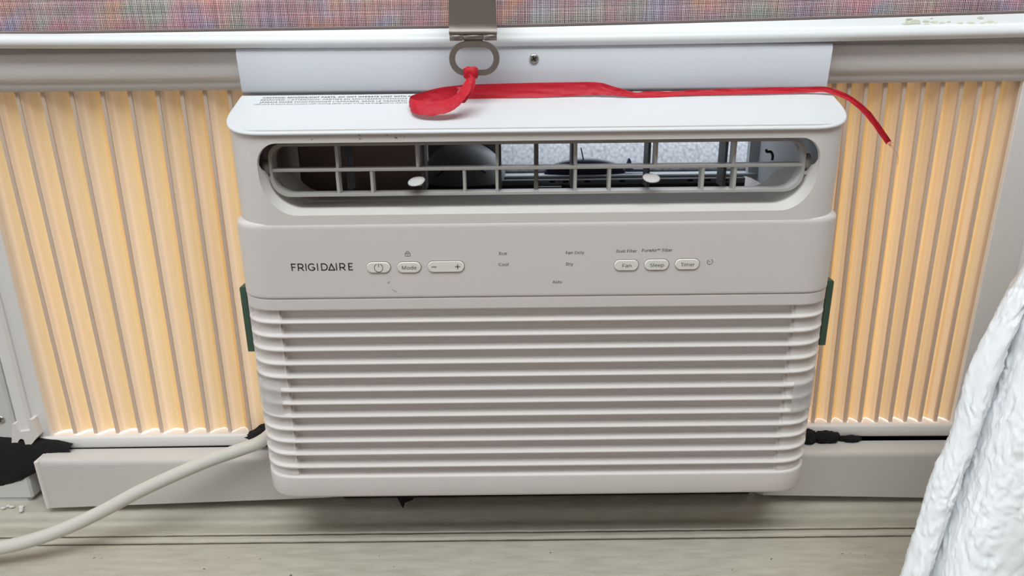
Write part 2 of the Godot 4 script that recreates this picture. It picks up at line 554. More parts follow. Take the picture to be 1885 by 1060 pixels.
func window() -> void:
	# jambs either side of the opening
	var j := Shape.new()
	j.box(Vector3(-0.5425, 0.23, -0.03), Vector3(0.075, 1.32, 0.08), 0.003)
	j.box(Vector3(-0.5235, 0.235, 0.003), Vector3(0.0455, 1.31, 0.018), 0.002)
	struct("trim_1", j, mat.jamb_paint, "painted window jamb at the left edge")
	j = Shape.new()
	j.box(Vector3(0.4855, 0.23, -0.03), Vector3(0.069, 1.32, 0.08), 0.003)
	j.box(Vector3(0.470, 0.235, 0.003), Vector3(0.0380, 1.31, 0.018), 0.002)
	struct("trim_2", j, mat.jamb_paint, "painted window jamb at the right edge")
	# raised sash: bottom rail with a rounded lift lip, stiles, top rail, pane
	var prof := [Vector2(-0.012, 0.0030), Vector2(0.014, 0.0030), Vector2(0.0215, 0.0031), Vector2(0.0243, 0.0042), Vector2(0.0258, 0.0066), Vector2(0.0254, 0.0095), Vector2(0.0235, 0.0118), Vector2(0.0205, 0.0130), Vector2(0.0180, 0.0133),
		Vector2(0.0172, 0.0142), Vector2(0.0168, 1.0), Vector2(0.0162, 1.0005), Vector2(0.006, 1.0005), Vector2(-0.012, 1.0005), Vector2(-0.012, 0.0030)]
	var rows := []
	for p in prof:
		var r := []
		for k in 25:
			var t := k / 24.0
			var x := lerpf(-0.50, 0.452, t)
			var y: float = p.y + 0.0024 * pow(x / 0.41, 2.0) + 0.0004 * smoothstep(0.0, 0.4, x)
			if p.y > 0.9:
				y = shade_low(x) - 0.0006 + (p.y - 1.0)
			r.append(Vector3(x, y, p.x))
		rows.append(r)
	var s := Shape.new().smooth(1)
	s.grid(rows, Vector3(-0.02, 0.014, 0.006), true)
	s.smooth(-1)
	for e in [0, 24]:
		var o := Vector3(-1 if e == 0 else 1, 0, 0)
		for i in range(1, rows.size() - 2):
			s.tri(rows[0][e], rows[i][e], rows[i + 1][e], o)
	var w := struct("window_1", s, mat.sash_paint, "white painted bottom rail of the raised window sash above the air conditioner", "window")
	var f := Shape.new()
	f.box(Vector3(-0.477, 0.45, 0.000), Vector3(0.05, 0.85, 0.024), 0.003)
	f.box(Vector3(0.427, 0.45, 0.000), Vector3(0.05, 0.85, 0.024), 0.003)
	f.box(Vector3(-0.025, 0.865, 0.000), Vector3(0.854, 0.05, 0.024), 0.003)
	part("sash_frame", f, mat.sash_paint, w)
	part("pane", Shape.new().box(Vector3(-0.025, 0.429, 0.001), Vector3(0.854, 0.824, 0.004)), mat.glass, w)
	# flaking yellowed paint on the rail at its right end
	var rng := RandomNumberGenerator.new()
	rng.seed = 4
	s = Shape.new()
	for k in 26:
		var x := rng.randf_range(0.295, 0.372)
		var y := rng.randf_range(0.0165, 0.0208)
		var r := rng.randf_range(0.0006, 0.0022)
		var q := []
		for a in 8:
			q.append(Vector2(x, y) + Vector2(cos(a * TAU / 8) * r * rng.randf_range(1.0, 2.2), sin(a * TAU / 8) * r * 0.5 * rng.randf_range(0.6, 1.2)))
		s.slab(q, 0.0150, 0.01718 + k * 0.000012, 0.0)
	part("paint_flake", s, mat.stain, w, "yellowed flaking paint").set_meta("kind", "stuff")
	part("gap_strip", Shape.new().box(Vector3(-0.024, 0.0022, 0.001), Vector3(0.95, 0.0085, 0.014), 0.001), mat.gap_strip_grey, w, "grey strip added in the gap under the rail to stop daylight")  # added strip: closes a daylight leak and shows as the dark gap
	# filler strip between sash and air conditioner
	var fs := thing("filler_strip", "white plastic filler strip under the sash with a cross screw", "filler strip", Vector3(0, -0.033, 0.012))
	s = Shape.new()
	var g := []
	for p in [[0.0032, 0.2385, 0.0205], [0.0, 0.2385, 0.022], [-0.029, 0.2375, 0.022], [-0.0318, 0.2372, 0.0212], [-0.0328, 0.2368, 0.0185], [-0.0328, 0.2368, 0.002]]:
		var r := []
		for k in 13:
			r.append(Vector3(lerpf(-p[1], p[1], k / 12.0), p[0] - 0.0008 * k / 12.0, p[2]))
		g.append(r)
	s.smooth(1).grid(g, Vector3(0, 0, 1))
	s.smooth(-1)
	for e in [0, 12]:
		for i in 5:
			var a: Vector3 = g[i][e]
			var b: Vector3 = g[i + 1][e]
			s.quad(a, b, Vector3(b.x, b.y, 0.002), Vector3(a.x, a.y, 0.002), Vector3(-1 if e == 0 else 1, 0, 0))
	part("strip_face", s, mat.filler_plastic, fs)
	screw(fs, Vector3(-0.0004, -0.0066, 0.022))

func screw(parent: Node3D, c: Vector3) -> void:
	var s := Shape.new().smooth(1)
	var rows := []
	for p in [[0.0040, 0.0], [0.0038, 0.0010], [0.0030, 0.0015], [0.0012, 0.0017], [0.0, 0.0017]]:
		var r := []
		for k in 21:
			r.append(c + Vector3(cos(TAU * k / 20) * p[0], sin(TAU * k / 20) * p[0], p[1]))
		rows.append(r)
	s.grid(rows, c - Vector3(0, 0, 0.01), true)
	var sc := part("screw_head", s, mat.screw_metal, parent, "silver cross-head screw")
	var x := Shape.new()
	for a in [0.5, 0.5 + PI * 0.5]:
		x.box(c + Vector3(0, 0, 0.0014), Vector3(0.0046, 0.0011, 0.0008), 0.0, Basis(Vector3.BACK, a))
	part("cross_slot", x, mat.ink, sc)

func added_outer_rail() -> void:
	struct("trim_added_6", Shape.new().box(Vector3(-0.02, 0.003, -0.060), Vector3(0.97, 0.058, 0.026), 0.002), mat.jamb_paint, "unseen rail added outdoors to shade the top of the pleated panels")  # unseen rail, added to darken the top of the pleats

func sill() -> void:
	var prof := smooth_profile([[0.0080, -0.4241], [0.0140, -0.4242], [0.0200, -0.4243], [0.0260, -0.4248], [0.0300, -0.4263], [0.0325, -0.4292], [0.0340, -0.4325], [0.0375, -0.4345], [0.0430, -0.4335], [0.0490, -0.4316], [0.0545, -0.4302], [0.0572, -0.4300], [0.0583, -0.4340], [0.0590, -0.4345], [0.0597, -0.4310], [0.0612, -0.4297], [0.0645, -0.4294], [0.0672, -0.4302], [0.0686, -0.4345]])
	prof.push_front([-0.13, -0.4241])
	var s := Shape.new().smooth(1)
	var nz := FastNoiseLite.new()
	nz.seed = 3
	nz.frequency = 18.0
	var rows := []
	for p in prof:
		var r := []
		for k in 121:
			var x := lerpf(-0.62, 0.6, k / 120.0)
			r.append(Vector3(x, p[1] + nz.get_noise_2d(x, p[0] * 4.0) * 0.0003, p[0] + nz.get_noise_2d(x * 2.0, 7.0 + p[0]) * 0.0006))
		rows.append(r)
	s.grid(rows, Vector3(0, 1, 0.2))
	s.smooth(-1)
	s.box(Vector3(-0.01, -0.4650, -0.025), Vector3(1.22, 0.045, 0.18))
	struct("trim_3", s, mat.sill_paint, "grimy cream painted window moulding under the air conditioner")
	s = Shape.new().smooth(1)
	rows = []
	nz.frequency = 40.0
	for p in [[0.0684, -0.4350], [0.0694, -0.4322], [0.0706, -0.4309], [0.0730, -0.4304], [0.10, -0.4304], [0.15, -0.4304], [0.20, -0.4304], [0.214, -0.4312], [0.222, -0.436], [0.224, -0.444], [0.222, -0.452], [0.214, -0.457]]:
		var r := []
		for k in 161:
			var x := lerpf(-0.68, 0.66, k / 160.0)
			var j := (nz.get_noise_2d(x, p[0] * 3.0) * 0.0007 + nz.get_noise_2d(x * 4.0, 3.0) * 0.0003) if p[0] < 0.08 else 0.0
			r.append(Vector3(x, p[1] + j * 0.5, p[0] + j))
		rows.append(r)
	s.grid(rows, Vector3(0, -0.5, 0.12), true)
	s.smooth(-1)
	s.box(Vector3(-0.01, -0.453, 0.137), Vector3(1.34, 0.03, 0.13))
	var st := struct("trim_4", s, mat.sill_paint, "flat cream painted window stool with a cracked joint along its back")
	# dirt packed into the two joints of the moulding
	var gl := Shape.new()
	var gn := FastNoiseLite.new()
	gn.seed = 19
	gn.frequency = 22.0
	for q in [[0.0585, -0.43085, 0.0012], [0.0688, -0.43150, 0.0012]]:
		var g := []
		for e in [-1.0, 1.0]:
			var r := []
			for k in 241:
				var x := lerpf(-0.60, 0.59, k / 240.0)
				r.append(Vector3(x, q[1], q[0] + e * q[2] * (0.75 + 0.6 * gn.get_noise_2d(x * 2.0, q[0] * 900.0 + e)) + 0.0004 * gn.get_noise_2d(x, q[0] * 500.0)))
			g.append(r)
		gl.grid(g, Vector3.UP)
	part("grime_line", gl, mat.grime, st)
	# chips and specks in the old paint
	var rng := RandomNumberGenerator.new()
	rng.seed = 12
	var c := Shape.new()
	for k in 34:
		var x := rng.randf_range(-0.48, 0.30)
		var z := rng.randf_range(0.088, 0.125)
		var r := rng.randf_range(0.00015, 0.0005)
		c.box(Vector3(x, -0.43035, z), Vector3(r * rng.randf_range(2, 6), 0.0003, r * 2), 0.0, Basis(Vector3.UP, rng.randf_range(-0.5, 0.9)))
	part("paint_speck", c, mat.grime, st).set_meta("kind", "stuff")

func smooth_profile(a: Array) -> Array:
	var v := []
	for p in a:
		v.append(Vector2(p[0], p[1]))
	var out := []
	for p in smooth_path(v, 3):
		out.append([p.x, p.y])
	return out

# ------------------------------------------------------------------ accordion side panels
func accordions() -> void:
	var left := [[-0.4735, -0.4735], [-0.4540, -0.4503], [-0.4333, -0.4300], [-0.4119, -0.4086], [-0.3877, -0.3867], [-0.3617, -0.3653], [-0.3388, -0.3412], [-0.3155, -0.3198], [-0.2950, -0.2984], [-0.2758, -0.2786], [-0.2552, -0.2575], [-0.2370, -0.2370]]
	var right := [[0.2370, 0.2370], [0.2520, 0.2560], [0.2648, 0.2734], [0.2790, 0.2894], [0.2950, 0.3050], [0.3110, 0.3194], [0.3270, 0.3355], [0.3430, 0.3494], [0.3592, 0.3639], [0.3744, 0.3784], [0.3900, 0.3934], [0.4080, 0.4080]]
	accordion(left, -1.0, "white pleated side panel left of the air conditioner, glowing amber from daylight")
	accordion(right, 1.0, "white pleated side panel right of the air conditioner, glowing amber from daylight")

func accordion(lines: Array, side: float, label: String) -> void:
	var root := thing("accordion_panel", label, "side panel", Vector3(side * 0.36, -0.365, 0.0))
	var top := -0.0285
	var bot := -0.3545 if side < 0 else -0.3515
	var rng := RandomNumberGenerator.new()
	rng.seed = 77 if side < 0 else 78
	# cross-section of one pleat, left line to right line: share of the width, depth, tint with the facet's daylight in it
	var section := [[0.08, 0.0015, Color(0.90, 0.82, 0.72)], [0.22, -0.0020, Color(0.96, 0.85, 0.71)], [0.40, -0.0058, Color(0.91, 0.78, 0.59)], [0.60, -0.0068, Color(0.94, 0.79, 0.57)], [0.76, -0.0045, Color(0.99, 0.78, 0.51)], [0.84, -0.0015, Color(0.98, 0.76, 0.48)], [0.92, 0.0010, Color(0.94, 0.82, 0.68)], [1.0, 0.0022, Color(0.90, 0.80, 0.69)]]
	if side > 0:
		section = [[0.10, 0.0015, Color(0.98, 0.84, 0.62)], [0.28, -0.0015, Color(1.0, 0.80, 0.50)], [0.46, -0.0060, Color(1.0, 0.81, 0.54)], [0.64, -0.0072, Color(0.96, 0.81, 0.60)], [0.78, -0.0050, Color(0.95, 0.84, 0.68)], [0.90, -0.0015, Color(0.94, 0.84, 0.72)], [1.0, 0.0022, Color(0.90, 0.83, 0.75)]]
	for i in lines.size() - 1:
		var s := Shape.new().smooth(1)
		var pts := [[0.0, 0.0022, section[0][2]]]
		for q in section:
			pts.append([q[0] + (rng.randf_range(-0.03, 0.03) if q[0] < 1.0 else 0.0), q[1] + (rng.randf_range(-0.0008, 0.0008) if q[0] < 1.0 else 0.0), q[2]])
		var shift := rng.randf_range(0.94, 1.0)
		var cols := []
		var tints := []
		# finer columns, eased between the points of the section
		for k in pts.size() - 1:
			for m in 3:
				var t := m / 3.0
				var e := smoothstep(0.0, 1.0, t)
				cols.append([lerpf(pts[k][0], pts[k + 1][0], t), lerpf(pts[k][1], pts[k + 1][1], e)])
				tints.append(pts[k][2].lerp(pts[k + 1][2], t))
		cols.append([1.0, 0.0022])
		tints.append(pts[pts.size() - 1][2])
		for k in cols.size() - 1:
			var rows := []
			for v in 9:
				var ty := v / 8.0
				var y := lerpf(top + 0.003, bot + 0.0022, ty)
				var x0 := lerpf(lines[i][0], lines[i][1], ty)
				var x1 := lerpf(lines[i + 1][0], lines[i + 1][1], ty)
				var r := []
				for m in 2:
					r.append(Vector3(lerpf(x0, x1, cols[k + m][0]), y, cols[k + m][1]))
				rows.append(r)
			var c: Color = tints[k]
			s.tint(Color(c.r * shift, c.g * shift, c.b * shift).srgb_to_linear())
			s.grid(rows, Vector3(0, 0, 1))
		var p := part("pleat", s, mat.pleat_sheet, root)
		if i > 0:
			var fo := Shape.new()
			var w := 0.0015
			var a := Vector3(lines[i][0], top + 0.003, 0)
			var b := Vector3(lines[i][1], bot + 0.0022, 0)
			for z in [[0.0033, 1.0], [0.0012, -1.0]]:
				fo.quad(a + Vector3(-w, 0, z[0]), a + Vector3(w, 0, z[0]), b + Vector3(w, 0, z[0]), b + Vector3(-w, 0, z[0]), Vector3(0, 0, z[1]))
			for e in [-1.0, 1.0]:
				fo.quad(a + Vector3(w * e, 0, 0.0033), a + Vector3(w * e, 0, 0.0012), b + Vector3(w * e, 0, 0.0012), b + Vector3(w * e, 0, 0.0033), Vector3(e, 0, 0))
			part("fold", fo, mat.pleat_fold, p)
	# frame: top channel, flanges, side channel, bottom channel
	var x_in := 0.472 if side < 0 else 0.408
	var x_mid := 0.4865 if side < 0 else 0.4375
	var x_out := 0.5005 if side < 0 else 0.4505
	var fr: Material = mat.frame_plastic
	var t := Shape.new().smooth(1)
	var rows := []
	for p in [[0.0015, 0.006], [0.0010, 0.0105], [-0.001, 0.0122], [-0.006, 0.0128], [-0.013, 0.0124], [-0.0185, 0.0112], [-0.0205, 0.0096], [-0.0212, 0.0075], [-0.0218, 0.0072], [-0.0285, 0.0068], [-0.0288, 0.0055], [-0.0288, 0.002]]:
		var r := []
		for k in 9:
			r.append(Vector3(lerpf(side * 0.236, side * (x_out - 0.003), k / 8.0), p[0], p[1]))
		rows.append(r)
	t.grid(rows, Vector3(0, -0.02, -0.05), true)
	t.smooth(-1)
	t.box(Vector3(side * (x_out + 0.23) * 0.5, -0.0135, -0.006), Vector3(x_out - 0.236, 0.029, 0.018))
	part("top_channel", t, fr, root)
	t = Shape.new()
	t.box(Vector3(side * (x_in + x_mid) * 0.5, (top + bot) * 0.5 - 0.002, 0.000), Vector3(x_mid - x_in, top - bot + 0.004, 0.0130), 0.0006)
	part("side_flange", t, fr, root)
	t = Shape.new()
	t.box(Vector3(side * (x_mid + x_out) * 0.5, (top + bot) * 0.5 + 0.002, 0.0), Vector3(x_out - x_mid, top - bot - 0.001, 0.021), 0.0022)
	part("side_channel", t, fr, root)
	t = Shape.new().smooth(1)
	rows = []
	for p in [[bot + 0.0010, -0.014], [bot + 0.0004, 0.0050], [bot + 0.0016, 0.0064], [bot + 0.0014, 0.0080], [bot - 0.0006, 0.0094], [bot - 0.0095, 0.0092], [bot - 0.0110, 0.0080], [bot - 0.0110, -0.014]]:
		var r := []
		for k in 9:
			r.append(Vector3(lerpf(side * 0.236, side * x_mid, k / 8.0), p[0] + (0.0015 * (1.0 - k / 8.0) if side < 0 else 0.0015 * (1.0 - k / 8.0)), p[1]))
		rows.append(r)
	t.grid(rows, Vector3(side * 0.35, bot - 0.005, -0.003), true)
	part("bottom_channel", t, fr, root)
	if side < 0:
		# forked foot at the lower left corner
		var fo := Shape.new()
		fo.slab([Vector2(-0.5005, -0.3345), Vector2(-0.5062, -0.357), Vector2(-0.5010, -0.3572), Vector2(-0.4982, -0.3520), Vector2(-0.4955, -0.3505), Vector2(-0.4932, -0.3515), Vector2(-0.4928, -0.3572), Vector2(-0.4873, -0.3572), Vector2(-0.4782, -0.3475), Vector2(-0.4800, -0.3300), Vector2(-0.4835, -0.3300), Vector2(-0.4850, -0.3420), Vector2(-0.4950, -0.3430), Vector2(-0.4975, -0.3345)], 0.004, 0.0145)
		part("forked_foot", fo, mat.white_plastic, root)
	else:
		# faint worn embossing on the top channel, too shallow to read
		var em := Shape.new()
		for q in [[0.3708, -0.0105, 0.0062, 0.0], [0.3726, -0.0105, 0.0062, -0.15], [0.3760, -0.0108, 0.0070, 0.0], [0.3786, -0.0112, 0.0050, -0.1], [0.3812, -0.0112, 0.0046, 0.2], [0.3838, -0.0108, 0.0072, -0.25], [0.3862, -0.0104, 0.0076, -0.2], [0.3892, -0.0104, 0.0060, 0.0], [0.3922, -0.0092, 0.0034, 0.0]]:
			em.box(Vector3(q[0] - 0.0060, q[1], 0.01272), Vector3(0.0007, q[2], 0.0002), 0.00008, Basis(Vector3.BACK, q[3]))
		part("worn_embossing", em, fr, root)

func base_boxes() -> void:
	for side in [-1.0, 1.0]:
		var s := Shape.new().smooth(1)
		var xa := -0.4730 if side < 0 else 0.222
		var xb := -0.1980 if side < 0 else 0.447
		var ba := -0.4183 if side < 0 else -0.4125
		var bb := -0.4098 if side < 0 else -0.4195
		var rows := []
		for p in [[0.0, 0.0095, 0], [0.0, 0.0235, 0], [-0.0010, 0.0275, 0], [-0.0030, 0.0296, 0], [-0.0065, 0.030, 0], [0.0, 0.030, 1], [0.0, 0.0095, 2]]:
			var r := []
			for k in 7:
				var t := k / 6.0
				var y: float = -0.3655 + p[0] + (0.0006 * t if side < 0 else -0.0008 * t)
				if p[2] == 1:
					y = lerpf(ba, bb, t)
				elif p[2] == 2:
					y = -0.4240
				r.append(Vector3(lerpf(xa, xb, t), y, p[1]))
			rows.append(r)
		s.grid(rows.slice(0, 6), Vector3((xa + xb) * 0.5, -0.39, 0.01), true)
		s.smooth(-1).grid(rows.slice(5, 7), Vector3(0, -1, 0.3))
		for e in [0, 6]:
			for i in range(1, 5):
				s.tri(rows[0][e], rows[i][e], rows[i + 1][e], Vector3(-1 if e == 0 else 1, 0, 0))
			s.tri(rows[0][e], rows[5][e], rows[6][e], Vector3(-1 if e == 0 else 1, 0, 0))
		var root := thing("base_channel", "white plastic box channel on the sill at the lower left, crossed by the cord" if side < 0 else "white plastic box channel on the sill at the lower right, running behind the curtain", "channel", Vector3((xa + xb) * 0.5, -0.42, 0.012))
		part("channel_body", s, mat.box_plastic, root)
		if side < 0:
			var c := Shape.new()
			c.box(Vector3(-0.4748, -0.3925, 0.0192), Vector3(0.0042, 0.053, 0.0238), 0.0012, Basis(Vector3.BACK, 0.02))
			part("end_cap", c, mat.white_plastic, root)

func blob(c: Vector3, r: Vector3, seed_: int, rough := 0.12, exp_ := 1.0) -> Shape:
	var f := FastNoiseLite.new()
	f.seed = seed_
	f.frequency = 1.3
	var s := Shape.new().smooth(1)
	var rows := []
	for i in 17:
		var a := PI * i / 16.0
		var row := []
		for j in 29:
			var b := TAU * (j % 28) / 28.0
			var d := Vector3(sin(a) * cos(b), cos(a), sin(a) * sin(b))
			d = Vector3(signf(d.x) * pow(absf(d.x), exp_), signf(d.y) * pow(absf(d.y), exp_), signf(d.z) * pow(absf(d.z), exp_))
			row.append(c + d * r * (1.0 + rough * f.get_noise_3dv(d * 2.0)))
		rows.append(row)
	s.grid(rows, c, true)
	return s

func ribbon_of_foam(top: Array, bottom: Array, z0: float, z1: float, seed_: int) -> Shape:
	# a strip of foam pushed into a gap: outline between two edges, with a bulging front
	var f := FastNoiseLite.new()
	f.seed = seed_
	f.frequency = 45.0
	var tp := smooth_path(top, 8)
	var bp := smooth_path(bottom, 8)
	var rows := []
	for k in 9:
		var a := PI * k / 8.0
		var r := []
		for i in tp.size():
			var p: Vector2 = tp[i].lerp(bp[i], 0.5 - 0.5 * cos(a))
			r.append(Vector3(p.x, p.y + f.get_noise_2d(p.x, k) * 0.0008, lerpf(z0, z1, pow(sin(a), 0.5)) + f.get_noise_2d(p.x, p.y) * 0.0012))
		rows.append(r)
	var s := Shape.new().smooth(1)
	s.grid(rows, Vector3(0, 0, 1))
	var back := []
	for k in 2:
		var r := []
		for i in tp.size():
			var p: Vector2 = tp[i] if k == 0 else bp[i]
			r.append(Vector3(p.x, p.y, z0))
		back.append(r)
	s.smooth(-1).grid(back, Vector3(0, 0, -1))
	return s

func foams() -> void:
	# left: a long crumpled strip in the gap under the pleated panel, ending in a wide wad at the jamb
	var s := ribbon_of_foam(
		[Vector2(-0.5400, -0.3470), Vector2(-0.5200, -0.3500), Vector2(-0.4900, -0.3520), Vector2(-0.4600, -0.3600), Vector2(-0.4200, -0.3630), Vector2(-0.3500, -0.3600), Vector2(-0.3000, -0.3570), Vector2(-0.2700, -0.3480), Vector2(-0.2400, -0.3440)],
		[Vector2(-0.5400, -0.4150), Vector2(-0.5200, -0.4080), Vector2(-0.4960, -0.3960), Vector2(-0.4740, -0.3820), Vector2(-0.4200, -0.3740), Vector2(-0.3500, -0.3730), Vector2(-0.3000, -0.3730), Vector2(-0.2700, -0.3730), Vector2(-0.2400, -0.3730)], -0.020, 0.0075, 31)
	var root := thing("foam_strip", "black foam strip stuffed under the left pleated panel, wide wad at the jamb", "foam strip", Vector3(-0.38, -0.38, -0.008))
	part("strip", s, mat.black_foam, root)
	var wd := ribbon_of_foam([Vector2(-0.5420, -0.3440), Vector2(-0.5250, -0.3460), Vector2(-0.5060, -0.3490), Vector2(-0.4920, -0.3510), Vector2(-0.4780, -0.3535), Vector2(-0.4640, -0.3550), Vector2(-0.4500, -0.3590)],
		[Vector2(-0.5420, -0.4080), Vector2(-0.5250, -0.4060), Vector2(-0.5080, -0.4000), Vector2(-0.4950, -0.3930), Vector2(-0.4800, -0.3830), Vector2(-0.4640, -0.3720), Vector2(-0.4500, -0.3660)], 0.006, 0.0165, 33)
	part("corner_wad", wd, mat.black_foam, root)
	part("wad", blob(Vector3(-0.2560, -0.3520, 0.012), Vector3(0.022, 0.0075, 0.010), 6, 0.3), mat.black_foam, root)
	root = thing("foam_strip", "short black twisted foam wads at the right foot of the air conditioner", "foam strip", Vector3(0.29, -0.366, -0.004))
	part("wad", blob(Vector3(0.2660, -0.3605, 0.008), Vector3(0.010, 0.0090, 0.010), 8, 0.3), mat.black_foam, root)
	part("wad", blob(Vector3(0.2840, -0.3605, 0.007), Vector3(0.0155, 0.0068, 0.010), 9, 0.3), mat.black_foam, root)
	part("wad", blob(Vector3(0.3090, -0.3635, 0.006), Vector3(0.0115, 0.0042, 0.008), 10, 0.3), mat.black_foam, root)
	single("gap_block", Shape.new().box(Vector3(0.012, -0.3965, 0.006), Vector3(0.408, 0.053, 0.016), 0.002), mat.black_gap, "black block added under the air conditioner for the shade there", "gap_block", Vector3(0.012, -0.423, 0.006))  # added block: stops daylight under the unit, its black stands for the shadow
	struct("trim_added_5", Shape.new().box(Vector3(-0.02, -0.399, -0.034), Vector3(0.97, 0.050, 0.030), 0.002), mat.jamb_paint, "unseen bar added behind the base channels to shut out daylight")  # added bar that seals out daylight below the panels
	# black bar added in the gap on the right, standing for its shade
	single("gap_block", Shape.new().box(Vector3(0.345, -0.3745, -0.004), Vector3(0.21, 0.026, 0.012), 0.001), mat.black_gap, "flat black bar added for the dark gap under the right pleated panel", "gap_block", Vector3(0.345, -0.3875, -0.004))

# ------------------------------------------------------------------ air conditioner
const SX := 0.001
func slot_y(x: float, up: bool, grow := 0.0) -> float:
	var hw := 0.2095 + grow
	var d := minf(absf(x - SX), hw)
	var yt := -0.0632 + grow
	var yb := -0.1175 - grow
	var r := 0.0155 if up else 0.026
	var ry := 0.0165 if up else 0.033
	var e := maxf(d - (hw - r), 0.0) / r
	var drop := ry * (1.0 - sqrt(maxf(1.0 - e * e, 0.0)))
	return yt - drop if up else yb + drop

func cover_z(x: float, hw: float, zf: float) -> float:
	var ax := 0.034
	var az := 0.036
	var e := (absf(x) - (hw - ax)) / ax
	if e <= 0.0:
		return zf
	e = minf(e, 1.0)
	# inverse of plan(): x = hw - ax + ax * cos^0.85
	var c := pow(e, 1.0 / 0.85)
	return zf - az + az * pow(sqrt(maxf(1.0 - c * c, 0.0)), 0.85)

func air_conditioner() -> void:
	var ac := thing("air_conditioner", "white window air conditioner with slotted air outlet, button panel and louvred front", "air conditioner", Vector3(0, -0.3695, 0.05))
	var zf := 0.0900
	var hw := 0.2350
	# --- upper cover with the outlet slot
	var xs := []
	var base := plan(hw, zf, 0.026, 0.034, 0.036, 8)
	for p in base:
		if absf(p.x - SX) > 0.2102 or (p.y < zf - 0.03):
			xs.append(p)
	var inner := []
	for k in 81:
		var t := k / 80.0
		var x := SX + 0.2095 * -cos(PI * t)
		inner.append(Vector2(x, cover_z(x, hw, zf)))
	var leftp := []
	var rightp := []
	for p in xs:
		if p.x < 0:
			leftp.append(p)
		else:
			rightp.append(p)
	leftp.append(inner[0])
	rightp.push_front(inner[80])
	var ytop := -0.0535
	var ybot := -0.1262
	var s := Shape.new().smooth(1)
	for strip in [leftp, rightp]:
		var rows := []
		for v in 9:
			var r := []
			for p in strip:
				r.append(Vector3(p.x, lerpf(ytop, ybot, v / 8.0), p.y))
			rows.append(r)
		s.grid(rows, Vector3(0, -0.09, -0.2), true)
	for up in [true, false]:
		var rows := []
		for v in 5:
			var r := []
			for p in inner:
				var y := slot_y(p.x, up)
				r.append(Vector3(p.x, lerpf(ytop if up else ybot, y, v / 4.0), p.y))
			rows.append(r)
		s.grid(rows, Vector3(0, 0, 1))
	part("upper_cover", s, mat.cover_plastic, ac)
	# --- scooped shroud behind the slot
	var ring := []
	for k in 81:
		ring.append([inner[k].x, 1])
	for k in range(80, -1, -1):
		ring.append([inner[k].x, 0])
	ring.append([inner[0].x, 1])
	var rings := []
	for v in 13:
		var t := v / 12.0
		var r := []
		for q in ring:
			var x: float = q[0]
			var z0 := cover_z(x, hw, zf)
			var y0 := slot_y(x, q[1] == 1)
			# below, a concave scoop running back to the duct; above and at the sides only a short rim
			var low := clampf((-0.080 - y0) / 0.026, 0.0, 1.0) if q[1] == 0 else 0.0
			low = smoothstep(0.0, 1.0, low)
			var x1 := lerpf(x, SX + (x - SX) * (0.2030 / 0.2095), low)
			var y1 := y0 + low * 0.0070
			var e := pow(t, 0.8)
			r.append(Vector3(lerpf(x, x1, smoothstep(0.0, 0.6, t)), lerpf(y0, y1, e), lerpf(z0, lerpf(z0 - 0.004, 0.030, low), t)))
		rings.append(r)
	s = Shape.new().smooth(1)
	s.grid(rings, Vector3(0, -0.09, 0.06), true)
	# inside faces look inwards: build it again facing the slot's middle
	s = Shape.new().smooth(1)
	for i in rings.size() - 1:
		for j in ring.size() - 1:
			var a: Vector3 = rings[i][j]
			var c: Vector3 = rings[i + 1][j + 1]
			var mid := (a + c) * 0.5
			s.quad(a, rings[i][j + 1], c, rings[i + 1][j], Vector3(clampf(mid.x, -0.19, 0.19), -0.088, mid.z) - mid)
	part("outlet_scoop", s, mat.scoop_plastic, ac)
	lid(ac)
	duct(ac)
	deflector(ac)
	control_panel(ac)
	grille(ac)
	# --- rear casing, outdoors; its top is left open on the right to let sky light onto the liner
	s = Shape.new()
	var zc := -0.12
	s.box(Vector3(-0.230, -0.2, zc), Vector3(0.006, 0.32, 0.292), 0.001)
	s.box(Vector3(0.2345, -0.2, zc), Vector3(0.006, 0.32, 0.292), 0.001)
	s.box(Vector3(0.0, -0.361, zc), Vector3(0.462, 0.004, 0.292), 0.001)
	s.box(Vector3(-0.140, -0.0385, -0.117), Vector3(0.186, 0.003, 0.286), 0.001)
	s.box(Vector3(0.092, -0.0385, -0.0215), Vector3(0.279, 0.003, 0.097), 0.001)
	s.box(Vector3(0.092, -0.0385, -0.245), Vector3(0.279, 0.003, 0.03), 0.001)
	s.box(Vector3(0.0, -0.2, -0.264), Vector3(0.462, 0.32, 0.004), 0.001)
	part("rear_casing", s, mat.frame_plastic, ac)
	# dark reveal under the filler strip
	part("gap_seal", Shape.new().box(Vector3(0, -0.0350, 0.0245), Vector3(0.468, 0.005, 0.004)), mat.black_gap, ac)
	s = Shape.new()
	s.box(Vector3(0, -0.24, 0.020), Vector3(0.466, 0.255, 0.003))
	part("inner_bulkhead", s, mat.duct_dark, ac)

func lid_y(z: float) -> float:
	var t := (z - 0.027) / 0.064
	return lerpf(-0.0325, -0.0548, t) - 0.0006 * sin(PI * clampf(t, 0, 1))

